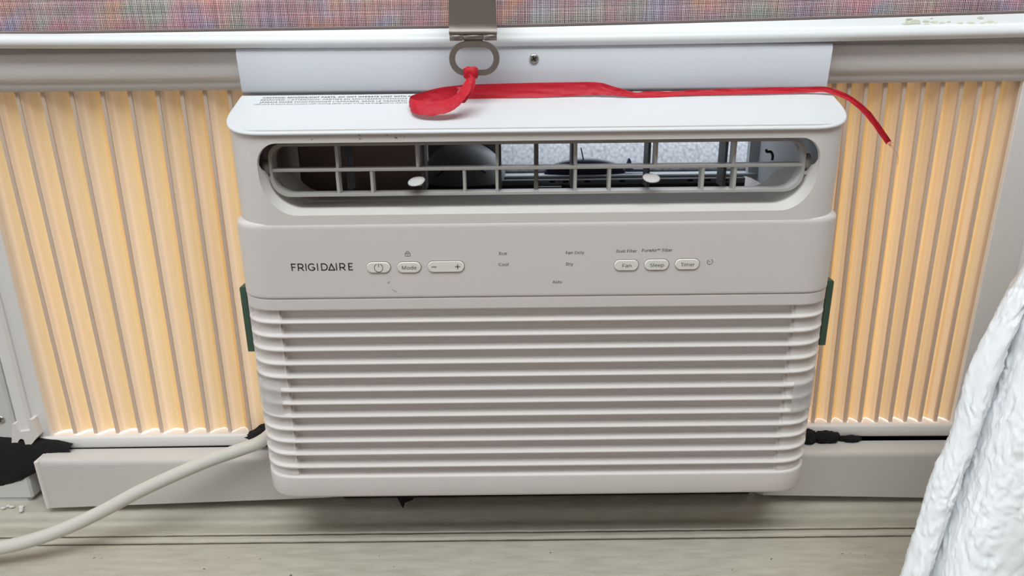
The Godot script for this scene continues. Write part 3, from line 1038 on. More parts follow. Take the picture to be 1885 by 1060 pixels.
func lid(ac: Node3D) -> void:
	var p := plan(0.2362, 0.0912, 0.029, 0.034, 0.040, 40)
	var s := Shape.new().smooth(1)
	var rows := []
	for v in 15:
		var t := v / 14.0
		var r := []
		for q in p:
			var z := lerpf(0.027, q.y, t)
			r.append(Vector3(q.x, lid_y(z), z))
		rows.append(r)
	# rounded lip and its underside
	for e in [[0.00045, -0.00025], [0.0008, -0.0006], [0.00105, -0.0011], [0.0011, -0.0016], [0.0010, -0.0020], [0.0006, -0.0024], [0.0000, -0.0026], [-0.0040, -0.0027]]:
		var r := []
		for k in p.size():
			var a: Vector2 = p[maxi(k - 1, 0)]
			var b: Vector2 = p[mini(k + 1, p.size() - 1)]
			var nn := Vector2(-(b - a).y, (b - a).x).normalized()
			if nn.dot(p[k] - Vector2(0, 0.03)) < 0:
				nn = -nn
			var q: Vector2 = p[k] + nn * e[0]
			r.append(Vector3(q.x, lid_y(p[k].y) + e[1], q.y))
		rows.append(r)
	s.grid(rows, Vector3(0, -0.2, -0.05), true)
	var top := part("lid", s, mat.lid_plastic, ac)
	# printed caution lines, cut off where the photo shows nothing more
	var tilt := atan2(lid_y(0.030) - lid_y(0.044), 0.014)
	var lines := [["CAUTION: MOVING/HOT PARTS. DO NOT OPERATE UNIT WITH ACC", 0.0312, 0.0023, -0.2180, 0.1235], ["REMOVED. / ATTENTION: PARTIES EN MOUVEMENT/CHAUDS DA", 0.0352, 0.0023, -0.2185, 0.1235], ["JAMAIS FAIRE FONCTIONNER L'APPAREIL SANS LE PANNEAU AV", 0.0392, 0.0023, -0.2185, 0.1235], ["Use care to avoid any contact with moving parts when it may be energized to reduce the", 0.0427, 0.0015, -0.2215, 0.1260]]
	for l in lines:
		lettering(top, l[0], Vector3(l[3] + l[4] * 0.5, lid_y(l[1]) + 0.00010, l[1]), l[2], mat.ink_soft, l[4], "caution_lettering", Vector3(tilt - PI * 0.5, 0, 0), l[1] < 0.033)
	# scuffs on the front lip
	var c := Shape.new()
	for q in [[-0.166, -0.0605, 0.0008], [-0.1312, -0.0578, 0.0022], [-0.1305, -0.0605, 0.0014], [-0.1105, -0.0580, 0.0010], [-0.104, -0.0600, 0.002], [-0.098, -0.0598, 0.0007], [-0.1045, -0.0575, 0.0006]]:
		c.box(Vector3(q[0], q[1], 0.0901), Vector3(q[2], 0.0004, 0.0003), 0.0, Basis(Vector3.BACK, -0.3))
	part("scuff", c, mat.ink_soft, ac).set_meta("kind", "stuff")

func duct(ac: Node3D) -> void:
	# walls of the cavity
	var s := Shape.new()
	s.box(Vector3(-0.150, -0.0615, -0.02), Vector3(0.108, 0.004, 0.12))
	s.box(Vector3(-0.2155, -0.09, 0.0), Vector3(0.004, 0.066, 0.160))
	part("duct_side", s, mat.duct_brown, ac)
	s = Shape.new()
	s.box(Vector3(0.0, -0.0610, 0.040), Vector3(0.430, 0.004, 0.082))
	s.box(Vector3(0.0, -0.1235, 0.040), Vector3(0.430, 0.004, 0.082))
	part("duct_roof", s, mat.duct_dark, ac)
	# dark brown wall on the left, near the outlet
	s = Shape.new()
	s.box(Vector3(-0.152, -0.098, -0.010), Vector3(0.108, 0.08, 0.006), 0.001)
	part("coil_guard", s, mat.duct_brown, ac)
	# grey rounded shroud beside it
	var rows := []
	s = Shape.new().smooth(1)
	for i in 15:
		var a := PI * 0.5 * i / 14.0
		var r := []
		for j in 21:
			var b := PI * j / 20.0
			r.append(Vector3(-0.0585 - cos(b) * 0.040 * sin(a) - 0.006, -0.118 + 0.037 * cos(a), -0.062 + 0.034 * sin(b) * sin(a)))
		rows.append(r)
	s.grid(rows, Vector3(-0.06, -0.125, -0.07), true)
	part("blower_shroud", s, mat.duct_grey, ac)
	s = Shape.new()
	s.smooth(1).tube([Vector3(-0.088, -0.1085, -0.034), Vector3(-0.078, -0.1010, -0.028), Vector3(-0.064, -0.0985, -0.025), Vector3(-0.052, -0.1005, -0.028), Vector3(-0.043, -0.1060, -0.034)], 0.0012, 8)
	part("shroud_rim", s, mat.duct_dark, ac)
	s = Shape.new()
	s.box(Vector3(-0.066, -0.095, -0.070), Vector3(0.066, 0.07, 0.004))
	part("duct_back", s, mat.duct_grey, ac)
	# bead-foam liner, lit through the opening left in the casing top
	s = Shape.new()
	s.box(Vector3(0.092, -0.086, -0.104), Vector3(0.262, 0.084, 0.012), 0.001, Basis(Vector3.RIGHT, -0.85))
	part("foam_liner", s, mat.bead_foam, ac, "pale grey speckled bead foam")
	# ledge at its foot with a dark face under it
	s = Shape.new()
	s.box(Vector3(0.09, -0.1145, -0.067), Vector3(0.27, 0.003, 0.028), 0.0008)
	part("liner_ledge", s, mat.duct_pale, ac)
	s = Shape.new()
	s.box(Vector3(0.0, -0.128, -0.052), Vector3(0.404, 0.024, 0.006), 0.001)
	s.box(Vector3(0.0, -0.133, -0.006), Vector3(0.404, 0.004, 0.092), 0.001)
	part("drip_tray", s, mat.duct_dark, ac)
	s = Shape.new()
	s.box(Vector3(0.07, -0.1185, -0.0478), Vector3(0.26, 0.0055, 0.003), 0.0008)
	part("tray_rim", s, mat.duct_grey, ac)
	# oblong holes in the rim
	s = Shape.new()
	for x in [0.019, 0.032, 0.052, 0.085, 0.108, 0.149, 0.166, 0.182]:
		s.slab(pill(Vector2(x, -0.1178), 0.0055, 0.0018), -0.0470, -0.0461)
	part("rim_hole", s, mat.black_gap, ac).set_meta("kind", "stuff")
	# pale block in the tray
	s = Shape.new()
	s.slab([Vector2(0.006, -0.1215), Vector2(0.0275, -0.1215), Vector2(0.0245, -0.1320), Vector2(0.0095, -0.1320)], -0.047, -0.040, 0.0)
	part("motor_bracket", s, mat.duct_grey, ac)
	# dark blue dome of the fan cover, its spike and its fin
	s = Shape.new().smooth(1)
	rows = []
	for i in 13:
		var a := PI * 0.5 * i / 12.0
		var r := []
		for j in 33:
			var b := TAU * j / 32.0
			r.append(Vector3(0.0510 + cos(b) * 0.039 * sin(a), -0.1130 + 0.0145 * cos(a), -0.062 + sin(b) * 0.008 * sin(a)))
		rows.append(r)
	s.grid(rows, Vector3(0.051, -0.13, -0.062), true)
	var dome := part("fan_cover", s, mat.dark_blue, ac, "dark blue dome")
	s = Shape.new().smooth(1)
	s.tube([Vector3(0.0495, -0.1000, -0.060), Vector3(0.0480, -0.0935, -0.060), Vector3(0.0468, -0.0880, -0.060)], 0.0006, 8)
	part("spike", s, mat.dark_blue, dome)
	s = Shape.new()
	s.slab([Vector2(0.0885, -0.1110), Vector2(0.0920, -0.0998), Vector2(0.0932, -0.0985), Vector2(0.0946, -0.1005), Vector2(0.0975, -0.1110)], -0.064, -0.060)
	s.box(Vector3(0.1030, -0.1100, -0.062), Vector3(0.012, 0.0022, 0.004), 0.0005)
	part("fin", s, mat.slate, ac)
	# smooth grey end wall on the right with a dark clip
	s = Shape.new()
	s.box(Vector3(0.218, -0.088, -0.068), Vector3(0.016, 0.060, 0.030), 0.003, Basis(Vector3.UP, -0.5))
	s.box(Vector3(0.2160, -0.090, 0.002), Vector3(0.003, 0.062, 0.158), 0.001)
	part("end_wall", s, mat.duct_pale, ac)
	s = Shape.new().smooth(1)
	s.tube(smooth_path([Vector3(0.1905, -0.0795, 0.030), Vector3(0.1915, -0.0815, 0.030), Vector3(0.1945, -0.0815, 0.030), Vector3(0.1965, -0.0845, 0.030), Vector3(0.1965, -0.0885, 0.030)], 4), 0.0011, 8)
	part("clip", s, mat.ink, ac)

func deflector(ac: Node3D) -> void:
	var m: Material = mat.deflector_plastic
	var outline := func(grow: float) -> Array:
		var l := -0.2035 + grow
		var r := 0.2040 - grow
		var t := -0.0648 - grow
		var b := -0.1052 + grow
		var o := []
		o += arc(Vector2(r - 0.011, t - 0.011), 0.011 , 0, 90, 8)
		o += arc(Vector2(l + 0.011, t - 0.011), 0.011, 90, 180, 8)
		o += arc(Vector2(l + 0.014, b + 0.014), 0.014, 180, 270, 8)
		o += arc(Vector2(r - 0.014, b + 0.014), 0.014, 270, 360, 8)
		return o
	var o1: Array = outline.call(0.0)
	var o2: Array = outline.call(0.0021)
	var rows := [[], [], [], [], []]
	for i in o1.size() + 1:
		var a: Vector2 = o1[i % o1.size()]
		var b: Vector2 = o2[i % o2.size()]
		rows[0].append(Vector3(a.x, a.y, 0.066))
		rows[1].append(Vector3(a.x, a.y, 0.079))
		rows[2].append(Vector3(b.x, b.y, 0.079))
		rows[3].append(Vector3(b.x, b.y, 0.066))
		rows[4].append(Vector3(a.x, a.y, 0.066))
	var s := Shape.new()
	for k in 4:
		for i in o1.size():
			var a: Vector3 = rows[k][i]
			var c: Vector3 = rows[k + 1][i + 1]
			var mid := (a + c) * 0.5
			var outw := Vector3(mid.x - clampf(mid.x, -0.19, 0.19), mid.y + 0.085, 0).normalized()
			var hint: Vector3 = [outw, Vector3.BACK, -outw, Vector3.FORWARD][k]
			s.quad(a, rows[k][i + 1], c, rows[k + 1][i], hint)
	var fr := part("air_deflector", s, m, ac)
	part("crossbar", Shape.new().box(Vector3(0, -0.0850, 0.0735), Vector3(0.4045, 0.0024, 0.011), 0.0004), m, fr)
	for x in [-0.1517, -0.0908, -0.0302, 0.0295, 0.0905, 0.1500]:
		part("upright", Shape.new().box(Vector3(x, -0.0753, 0.0735), Vector3(0.0022, 0.0190, 0.010), 0.0004), m, fr)
	for x in [-0.1526, -0.1264, -0.0556, -0.0306, 0.0295, 0.0557, 0.1271, 0.1517]:
		part("upright", Shape.new().box(Vector3(x, -0.0948, 0.0735), Vector3(0.0022, 0.0180, 0.010), 0.0004), m, fr)
	part("post", Shape.new().box(Vector3(-0.0002, -0.085, 0.067), Vector3(0.0034, 0.040, 0.006), 0.0008), mat.post_plastic, fr, "brownish centre post")
	# steering vanes behind the uprights
	for x in [-0.1475, -0.0880, -0.0285, 0.0285, 0.0880, 0.1480]:
		part("vane", Shape.new().box(Vector3(x, -0.085, 0.0545), Vector3(0.0022, 0.039, 0.019), 0.0006), mat.vane_plastic, fr)
	# paddle-shaped vane levers
	for q in [[-0.0921, -0.0940, 0.13], [0.0873, -0.0934, -0.02]]:
		var k := Shape.new()
		var b := Basis(Vector3.RIGHT, 0.35) * Basis(Vector3.BACK, q[2])
		k.smooth(1)
		var rws := []
		for i in 7:
			var a := PI * i / 6.0
			var r := []
			for j in 17:
				var c := TAU * j / 16.0
				r.append(Vector3(q[0], q[1], 0.080) + b * Vector3(cos(c) * 0.0068 * sin(a), cos(a) * 0.0012, sin(c) * 0.0075 * sin(a)))
			rws.append(r)
		k.grid(rws, Vector3(q[0], q[1], 0.080), true)
		k.smooth(-1).box(Vector3(q[0] + 0.002, q[1] - 0.0025, 0.068), Vector3(0.003, 0.004, 0.016), 0.0008)
		part("lever", k, mat.knob_plastic, fr, "pale paddle-shaped lever")
	# pivots at both ends
	for sd in [-1.0, 1.0]:
		var k := Shape.new().smooth(1)
		k.tube([Vector3(sd * 0.2030, -0.0835, 0.071), Vector3(sd * 0.2092, -0.0835, 0.071)], 0.0062, 16)
		part("pivot", k, mat.deflector_plastic, fr)
		k = Shape.new().box(Vector3(sd * 0.2055, -0.0915, 0.072), Vector3(0.007, 0.0030, 0.010), 0.0006)
		part("pivot_stop", k, mat.knob_plastic, fr)

func sweep(p: Array, rows_: Array, s: Shape, from: Vector3) -> void:
	# rows_: [y, inset] pairs; the plan is pushed inwards along its normals
	var rows := []
	for e in rows_:
		var r := []
		for k in p.size():
			var a: Vector2 = p[maxi(k - 1, 0)]
			var b: Vector2 = p[mini(k + 1, p.size() - 1)]
			var nn := Vector2(-(b - a).y, (b - a).x).normalized()
			if nn.dot(p[k] - Vector2(0, 0.02)) < 0:
				nn = -nn
			var q: Vector2 = p[k] - nn * e[1]
			r.append(Vector3(q.x, e[0], q.y))
		rows.append(r)
	s.grid(rows, from, true)

func control_panel(ac: Node3D) -> void:
	var p := plan(0.2392, 0.0905, 0.028, 0.034, 0.036, 30)
	var s := Shape.new().smooth(1)
	sweep(p, [[-0.1212, 0.0040], [-0.1222, 0.0035], [-0.1240, 0.0012], [-0.1252, 0.0003], [-0.1275, 0.0], [-0.1290, 0.0], [-0.15, 0.0], [-0.1820, 0.0], [-0.1836, 0.0], [-0.1842, 0.0004], [-0.1845, 0.004]], s, Vector3(0, -0.155, -0.1))
	var cp := part("control_panel", s, mat.white_plastic, ac)
	var z := 0.0906
	var ink: Material = mat.ink
	# maker's wordmark, drawn stroke by stroke
	logo(cp, Vector2(-0.1917, -0.1612), 0.0482, 0.0060, z)
	# buttons
	var bt := [[Vector2(-0.12365, -0.1590), 0.0186, "power"], [Vector2(-0.09995, -0.1592), 0.0186, "Mode"], [Vector2(-0.0712, -0.1589), 0.0288, "pm"], [Vector2(0.0691, -0.1594), 0.0190, "Fan"], [Vector2(0.0926, -0.1593), 0.0190, "Sleep"], [Vector2(0.11645, -0.1591), 0.0190, "Timer"]]
	for b in bt:
		var c: Vector2 = b[0]
		var rim := Shape.new()
		rim.slab(pill(c + Vector2(0.00012, 0.00015), b[1] + 0.0007, 0.0092), z - 0.0006, z + 0.00003)
		var k := Shape.new()
		k.slab(pill(c, b[1], 0.0085), z - 0.0008, z + 0.0010, 0.0007)
		part("button", k, mat.button_plastic, cp)
		part("button_gap", rim, mat.gap_grey, cp)
		var zt := z + 0.00105
		match b[2]:
			"power":
				var q := Shape.new()
				q.stroke(arc(c + Vector2(0.0002, -0.0002), 0.0033, 115, 425, 30), 0.00045, zt)
				q.stroke([c + Vector2(0.0002, 0.0034), c + Vector2(0.0002, 0.0004)], 0.00045, zt)
				part("power_symbol", q, ink, cp)
			"pm":
				var q := Shape.new()
				q.stroke([c + Vector2(-0.0112, 0.0), c + Vector2(-0.0072, 0.0)], 0.0006, zt)
				q.stroke([c + Vector2(0.0072, 0.0), c + Vector2(0.0112, 0.0)], 0.0006, zt)
				q.stroke([c + Vector2(0.0092, 0.002), c + Vector2(0.0092, -0.002)], 0.0006, zt)
				part("plus_minus_symbol", q, ink, cp)
			_:
				var wd: float = {"Mode": 0.0112, "Fan": 0.0068, "Sleep": 0.0106, "Timer": 0.0108}[b[2]]
				lettering(cp, b[2], Vector3(c.x + 0.0003, c.y - 0.0001, zt), 0.0028, ink, wd)
	# printed words
	for q in [["Eco", Vector2(-0.02665, -0.1489), 0.0059], ["Cool", Vector2(-0.02635, -0.1578), 0.0075], ["Fan Only", Vector2(0.0291, -0.14885), 0.0140], ["Dry", Vector2(0.0250, -0.1580), 0.0055], ["Auto", Vector2(0.01545, -0.1725), 0.0073], ["Dust Filter", Vector2(0.0690, -0.1480), 0.0158], ["PureAir™ Filter", Vector2(0.0926, -0.1477), 0.0234]]:
		lettering(cp, q[0], Vector3(q[1].x, q[1].y, z), 0.0023, mat.ink_soft, q[2])
	# padlock and timer symbols
	var l := Shape.new()
	var lc := Vector2(-0.1004, -0.1480)
	l.stroke([lc + Vector2(-0.0019, 0), lc + Vector2(0.0019, 0), lc + Vector2(0.0019, -0.0022), lc + Vector2(-0.0019, -0.0022), lc + Vector2(-0.0019, 0.0002)], 0.00035, z)
	l.stroke(arc(lc + Vector2(0, 0.0004), 0.0012, 0, 180, 12), 0.00035, z)
	l.stroke([lc + Vector2(0.0003, -0.0006), lc + Vector2(-0.0002, -0.0011), lc + Vector2(0.0003, -0.0016)], 0.00025, z)
	part("padlock_symbol", l, mat.ink_soft, cp)
	l = Shape.new()
	var tc := Vector2(0.1341, -0.1575)
	l.stroke(arc(tc, 0.0021, -230, 70, 24), 0.00035, z)
	l.stroke([tc + Vector2(-0.0010, 0.0008), tc + Vector2(0.0001, -0.0001)], 0.00035, z)
	part("timer_symbol", l, mat.ink_soft, cp)
	# small smudges
	l = Shape.new()
	l.slab(arc(Vector2(-0.1167, -0.1715), 0.0009, 0, 330, 10), z - 0.0001, z + 0.00004)
	l.box(Vector3(-0.1125, -0.1785, z), Vector3(0.0042, 0.0006, 0.00008), 0.0, Basis(Vector3.BACK, -0.55))
	part("smudge", l, mk("smudge", Color(0.70, 0.68, 0.66), 0.6), cp).set_meta("kind", "stuff")

func logo(parent: Node3D, o: Vector2, w: float, h: float, z: float) -> void:
	var s := Shape.new()
	var k := w / 592.0
	var sw := 0.00085
	var X := func(a: float) -> float: return o.x + (a - 88.0) * k
	var P := func(a: float, b: float) -> Vector2: return Vector2(X.call(a), o.y + b * h)
	var lo := 0.07
	var hi := 0.93
	# F with a stem cut by a slanted foot
	s.stroke([P.call(88, hi), P.call(135, hi)], sw, z)
	s.stroke([P.call(94, 1.0), P.call(97, 0.0)], sw, z)
	s.stroke([P.call(96, 0.5), P.call(130, 0.5)], sw, z)
	# R twice
	for x in [152.0, 550.0]:
		s.stroke([P.call(x + 5, 0), P.call(x + 5, 1)], sw, z)
		s.stroke([P.call(x + 5, hi), P.call(x + 32, hi)], sw, z)
		s.stroke(arc(P.call(x + 32, 0.66), h * 0.265, -90, 90, 12), sw, z)
		s.stroke([P.call(x + 5, 0.40), P.call(x + 32, 0.40)], sw, z)
		s.stroke([P.call(x + 30, 0.40), P.call(x + 56, 0.0)], sw, z)
	# I three times
	for x in [231.0, 341.0, 521.5]:
		s.stroke([P.call(x, 0), P.call(x, 1)], sw, z)
	# G
	s.stroke(arc(P.call(286, 0.5), h * 0.44, 45, 335, 24), sw, z)
	s.stroke([P.call(288, 0.45), P.call(311, 0.45), P.call(308, 0.20)], sw, z)
	# D
	s.stroke([P.call(380, 0), P.call(380, 1)], sw, z)
	s.stroke([P.call(380, hi), P.call(404, hi)], sw, z)
	s.stroke([P.call(380, lo), P.call(404, lo)], sw, z)
	s.stroke(arc(P.call(402, 0.5), h * 0.43, -90, 90, 16), sw, z)
	# A drawn as a triangle
	s.stroke([P.call(447, lo), P.call(475, 0.90)], sw, z)
	s.stroke([P.call(475, 0.90), P.call(503, lo)], sw, z)
	s.stroke([P.call(442, lo), P.call(508, lo)], sw, z)
	s.stroke([P.call(471, 0.93), P.call(479, 0.93)], sw, z)
	# E
	s.stroke([P.call(640, 0), P.call(640, 1)], sw, z)
	for y in [lo, 0.5, hi]:
		s.stroke([P.call(637, y), P.call(678 if y != 0.5 else 672, y)], sw, z)
	part("wordmark", s, mat.ink, parent, "dark grey maker's wordmark")

func grille(ac: Node3D) -> void:
	var p := plan(0.2392, 0.0900, 0.028, 0.034, 0.036, 40)
	var from := Vector3(0, -0.28, -0.1)
	var gp: Material = mat.white_plastic
	var s := Shape.new().smooth(1)
	sweep(p, [[-0.1845, 0.004], [-0.1848, 0.0005], [-0.1852, 0.0002], [-0.1862, 0.0002], [-0.1900, 0.0002], [-0.1932, 0.0002], [-0.1942, 0.0002], [-0.1946, 0.0005], [-0.1948, 0.0014], [-0.1944, 0.0080]], s, from)
	part("upper_band", s, gp, ac)
	s = Shape.new().smooth(1)
	sweep(p, [[-0.3470, 0.0085], [-0.3472, 0.0030], [-0.3476, 0.0012], [-0.3482, 0.0003], [-0.3490, 0.0001], [-0.3502, 0.0], [-0.3560, 0.0], [-0.3660, 0.0003], [-0.3682, 0.0012], [-0.3694, 0.0032], [-0.3697, 0.0070]], s, from)
	part("lower_band", s, gp, ac)
	s = Shape.new()
	s.box(Vector3(0, -0.3682, 0.052), Vector3(0.452, 0.002, 0.062))
	part("underside", s, gp, ac)
	# twelve louvres: each leans outwards to a lip; shallower in the corners, flush at the side rims
	var lips := [-0.1946, -0.2062, -0.2184, -0.2303, -0.2426, -0.2545, -0.2668, -0.2786, -0.2908, -0.3028, -0.3145, -0.3268, -0.3393, -0.3478]
	var fine := []
	for k in p.size() - 1:
		for m in 4:
			fine.append(p[k].lerp(p[k + 1], m / 4.0))
	fine.append(p[p.size() - 1])
	for extra in [-0.2066, -0.2050, 0.2050, 0.2066]:
		fine.append(Vector2(extra, cover_plan_z(extra)))
	# keep the path ordered: sort by the angle round the middle
	fine.sort_custom(func(a: Vector2, b: Vector2) -> bool: return atan2(a.x, a.y - 0.02) < atan2(b.x, b.y - 0.02))
	for i in 13:
		var y1: float = lips[i]
		var y2: float = lips[i + 1]
		var last := i == 12
		s = Shape.new().smooth(1)
		var rows := []
		var h := y1 - y2
		for e in [[y1 + 0.0015, 1.0, 0.0], [y1 - h * 0.10, 1.0, 0.0], [y1 - h * 0.45, 1.0, 0.0], [y1 - h * 0.70, 0.97, 0.0], [y1 - h * 0.755, 0.85, 0.0], [y1 - h * 0.79, 0.60, 0.0], [y1 - h * 0.815, 0.30, 0.0], [y1 - h * 0.835, 0.10, 0.0], [y1 - h * 0.86, 0.02, 0.0], [y1 - h * 0.89, 0.0, 0.0], [y2 + 0.0006, 0.0, 0.0], [y2 + 0.0001, 0.02, 0.0003], [y2, 0.25, 0.0006], [y2 + 0.0004, 1.0, 0.001]]:
			if last and e[2] > 0.0:
				continue
			if last:
				e[1] = lerpf(1.0, 0.72, (y1 + 0.0015 - e[0]) / (h + 0.0015))
			var r := []
			for k in fine.size():
				var q: Vector2 = fine[k]
				var a: Vector2 = fine[maxi(k - 1, 0)]
				var b: Vector2 = fine[mini(k + 1, fine.size() - 1)]
				var nn := Vector2(-(b - a).y, (b - a).x).normalized()
				if nn.dot(q - Vector2(0, 0.02)) < 0:
					nn = -nn
				var depth := 0.0070 if absf(q.x) < 0.2058 else lerpf(0.0075, 0.0030, smoothstep(0.0735, 0.0775, q.y))
				var rim := smoothstep(0.0690, 0.0705, q.y)
				depth *= rim
				var d: float = depth * e[1] + e[2] * rim 
				r.append(Vector3(q.x - nn.x * d, clampf(e[0], y2, lerpf(y1, y1 + 0.0015, rim)), q.y - nn.y * d))
			rows.append(r)
		s.grid(rows, from, true)
		part("louvre", s, gp, ac)

func cover_plan_z(x: float) -> float:
	var c := pow(clampf((absf(x) - 0.2052) / 0.034, 0.0, 1.0), 1.0 / 0.85)
	return 0.0900 - 0.036 + 0.036 * pow(sqrt(maxf(1.0 - c * c, 0.0)), 0.85)

# ------------------------------------------------------------------ shade, its pull, the ribbon
func shade_low(x: float) -> float:
	return 0.0163 + 0.0011 * clampf((x + 0.42) / 0.4, -0.3, 1.0) + 0.0062 * pow(clampf((x + 0.02) / 0.405, 0.0, 2.0), 1.2)

func shade() -> void:
	var root := thing("roller_shade", "woven multicoloured roller shade hanging over the window, metal pull at its hem", "shade", Vector3(-0.02, 0.017, 0.022))
	var s := Shape.new().smooth(1)
	var rows := []
	for v in 13:
		var t := v / 12.0
		var r := []
		for k in 41:
			var x := lerpf(-0.475, 0.432, k / 40.0)
			r.append(Vector3(x, lerpf(0.80, shade_low(x) + 0.0016, t), 0.0122 + 0.0005 * sin(x * 21.0 + 0.6) * t))
		rows.append(r)
	s.grid(rows, Vector3(0, 0, 1), false, Rect2(0, 0, 1.0, 9.3))
	part("fabric", s, mat.shade_cloth, root)
	s = Shape.new().smooth(1)
	rows = []
	for p in [[0.0024, 0.0005], [0.0023, 0.0014], [0.0014, 0.0018], [0.0004, 0.0016], [0.0, 0.0008], [0.0004, -0.0010], [0.0022, -0.0012], [0.0024, 0.0005]]:
		var r := []
		for k in 41:
			var x := lerpf(-0.475, 0.432, k / 40.0)
			r.append(Vector3(x, shade_low(x) + p[0], 0.0127 + p[1] + 0.0005 * sin(x * 21.0 + 0.6)))
		rows.append(r)
	s.grid(rows, Vector3(-0.02, 0.019, 0.0127), true)
	part("hem", s, mat.hem_cloth, root)
	s = Shape.new().smooth(1)
	s.tube([Vector3(-0.475, 0.81, 0.0315), Vector3(0.432, 0.81, 0.0315)], 0.02, 18)
	part("roller", s, mat.sash_paint, root)
	# metal pull: plate, hinge knuckles, ring
	var z := 0.0535
	s = Shape.new().smooth(1)
	rows = []
	for q in [[0.060, 0.0], [0.045, 0.0], [0.0195, 0.0], [0.0165, 0.0003], [0.0142, 0.0014], [0.0126, 0.0022], [0.0118, 0.0018]]:
		var r := []
		for k in 5:
			r.append(Vector3(lerpf(-0.0645, -0.0297, k / 4.0) + (0.0003 * (k - 2) if q[0] < 0.02 else 0.0), q[0], z + q[1]))
		rows.append(r)
	s.grid(rows, Vector3(0, 0, 1))
	s.smooth(-1).box(Vector3(-0.0471, 0.037, z - 0.0008), Vector3(0.0347, 0.046, 0.0014), 0.0002)
	s.smooth(2).tube([Vector3(-0.0648, 0.0098, z - 0.0006), Vector3(-0.0553, 0.0098, z - 0.0006)], 0.0026, 16)
	s.smooth(2).tube([Vector3(-0.0389, 0.0098, z - 0.0006), Vector3(-0.0294, 0.0098, z - 0.0006)], 0.0026, 16)
	s.smooth(-1).box(Vector3(-0.0471, 0.058, 0.0335), Vector3(0.034, 0.006, 0.040), 0.0004)
	var tab := part("pull_tab", s, mat.metal, root, "brushed metal pull plate")
	s = Shape.new().smooth(1)
	s.tube([Vector3(-0.0550, 0.0100, z - 0.0006), Vector3(-0.0392, 0.0100, z - 0.0006)], 0.0023, 16)
	s.smooth(-1)
	s.box(Vector3(-0.0471, 0.0062, z - 0.0008), Vector3(0.0145, 0.0056, 0.0014), 0.0003)
	# stadium ring
	var c := Vector2(-0.0467, -0.0057)
	var o := arc(c + Vector2(0.0067, 0), 0.0125, -90, 90, 28) + arc(c - Vector2(0.0067, 0), 0.0125, 90, 270, 28)
	var n := arc(c + Vector2(0.0065, 0), 0.0081, -90, 90, 28) + arc(c - Vector2(0.0065, 0), 0.0081, 90, 270, 28)
	for i in o.size():
		var a: Vector2 = o[i]
		var b: Vector2 = o[(i + 1) % o.size()]
		var a2: Vector2 = n[i]
		var b2: Vector2 = n[(i + 1) % n.size()]
		var f := z + 0.0002
		var g := z - 0.0014
		var ov := Vector3(a.x + b.x - 2 * c.x, a.y + b.y - 2 * c.y, 0)
		var ch := 0.0004
		var da := (c - a).normalized() * ch
		var db := (c - b).normalized() * ch
		s.quad(Vector3(a.x, a.y, g), Vector3(b.x, b.y, g), Vector3(b.x, b.y, f - ch), Vector3(a.x, a.y, f - ch), ov)
		s.quad(Vector3(a.x, a.y, f - ch), Vector3(b.x, b.y, f - ch), Vector3(b.x + db.x, b.y + db.y, f), Vector3(a.x + da.x, a.y + da.y, f), ov.normalized() + Vector3.BACK)
		s.quad(Vector3(a.x + da.x, a.y + da.y, f), Vector3(b.x + db.x, b.y + db.y, f), Vector3(b2.x, b2.y, f), Vector3(a2.x, a2.y, f), Vector3.BACK)
		s.quad(Vector3(a.x, a.y, g), Vector3(b.x, b.y, g), Vector3(b2.x, b2.y, g), Vector3(a2.x, a2.y, g), Vector3.FORWARD)
		s.quad(Vector3(a2.x, a2.y, g), Vector3(b2.x, b2.y, g), Vector3(b2.x, b2.y, f), Vector3(a2.x, a2.y, f), -ov)
	part("pull_ring", s, mat.metal, tab)

# a band along a path: each point is [top edge, bottom edge]; given a bow across its width
func band(edges: Array, s: Shape, bow: float, cells := 6, wrinkle := 0.0, seed_ := 1) -> void:
	var tops := []
	var bots := []
	for e in edges:
		tops.append(e[0])
		var low: Vector3 = e[1]
		if absf(low.x) < 0.232 and low.z < 0.09:
			low.y = maxf(low.y, lid_y(low.z) + 0.0003)
		bots.append(low)
	tops = smooth_path(tops, 10)
	bots = smooth_path(bots, 10)
	var f := FastNoiseLite.new()
	f.seed = seed_
	f.frequency = 1.0
	for side in [1.0, -1.0]:
		var rows := []
		for k in cells + 1:
			var t := k / float(cells)
			var r := []
			for i in tops.size():
				var p: Vector3 = tops[i].lerp(bots[i], t)
				var a: Vector3 = tops[mini(i + 1, tops.size() - 1)] - tops[maxi(i - 1, 0)]
				var nn: Vector3 = a.cross(bots[i] - tops[i]).normalized()
				p += nn * (bow * sin(PI * t) + wrinkle * f.get_noise_2d(i * 0.12, t * 4.5) + 0.0001 * side)
				r.append(p)
			rows.append(r)
		# the two faces of the cloth
		for i in rows.size() - 1:
			for j in rows[0].size() - 1:
				var a: Vector3 = rows[i][j]
				var b: Vector3 = rows[i][j + 1]
				var c: Vector3 = rows[i + 1][j + 1]
				var d: Vector3 = rows[i + 1][j]
				var nn := (b - a).cross(d - a)
				s.smooth(3 if side > 0 else 4)
				s.quad(a, b, c, d, nn * side)

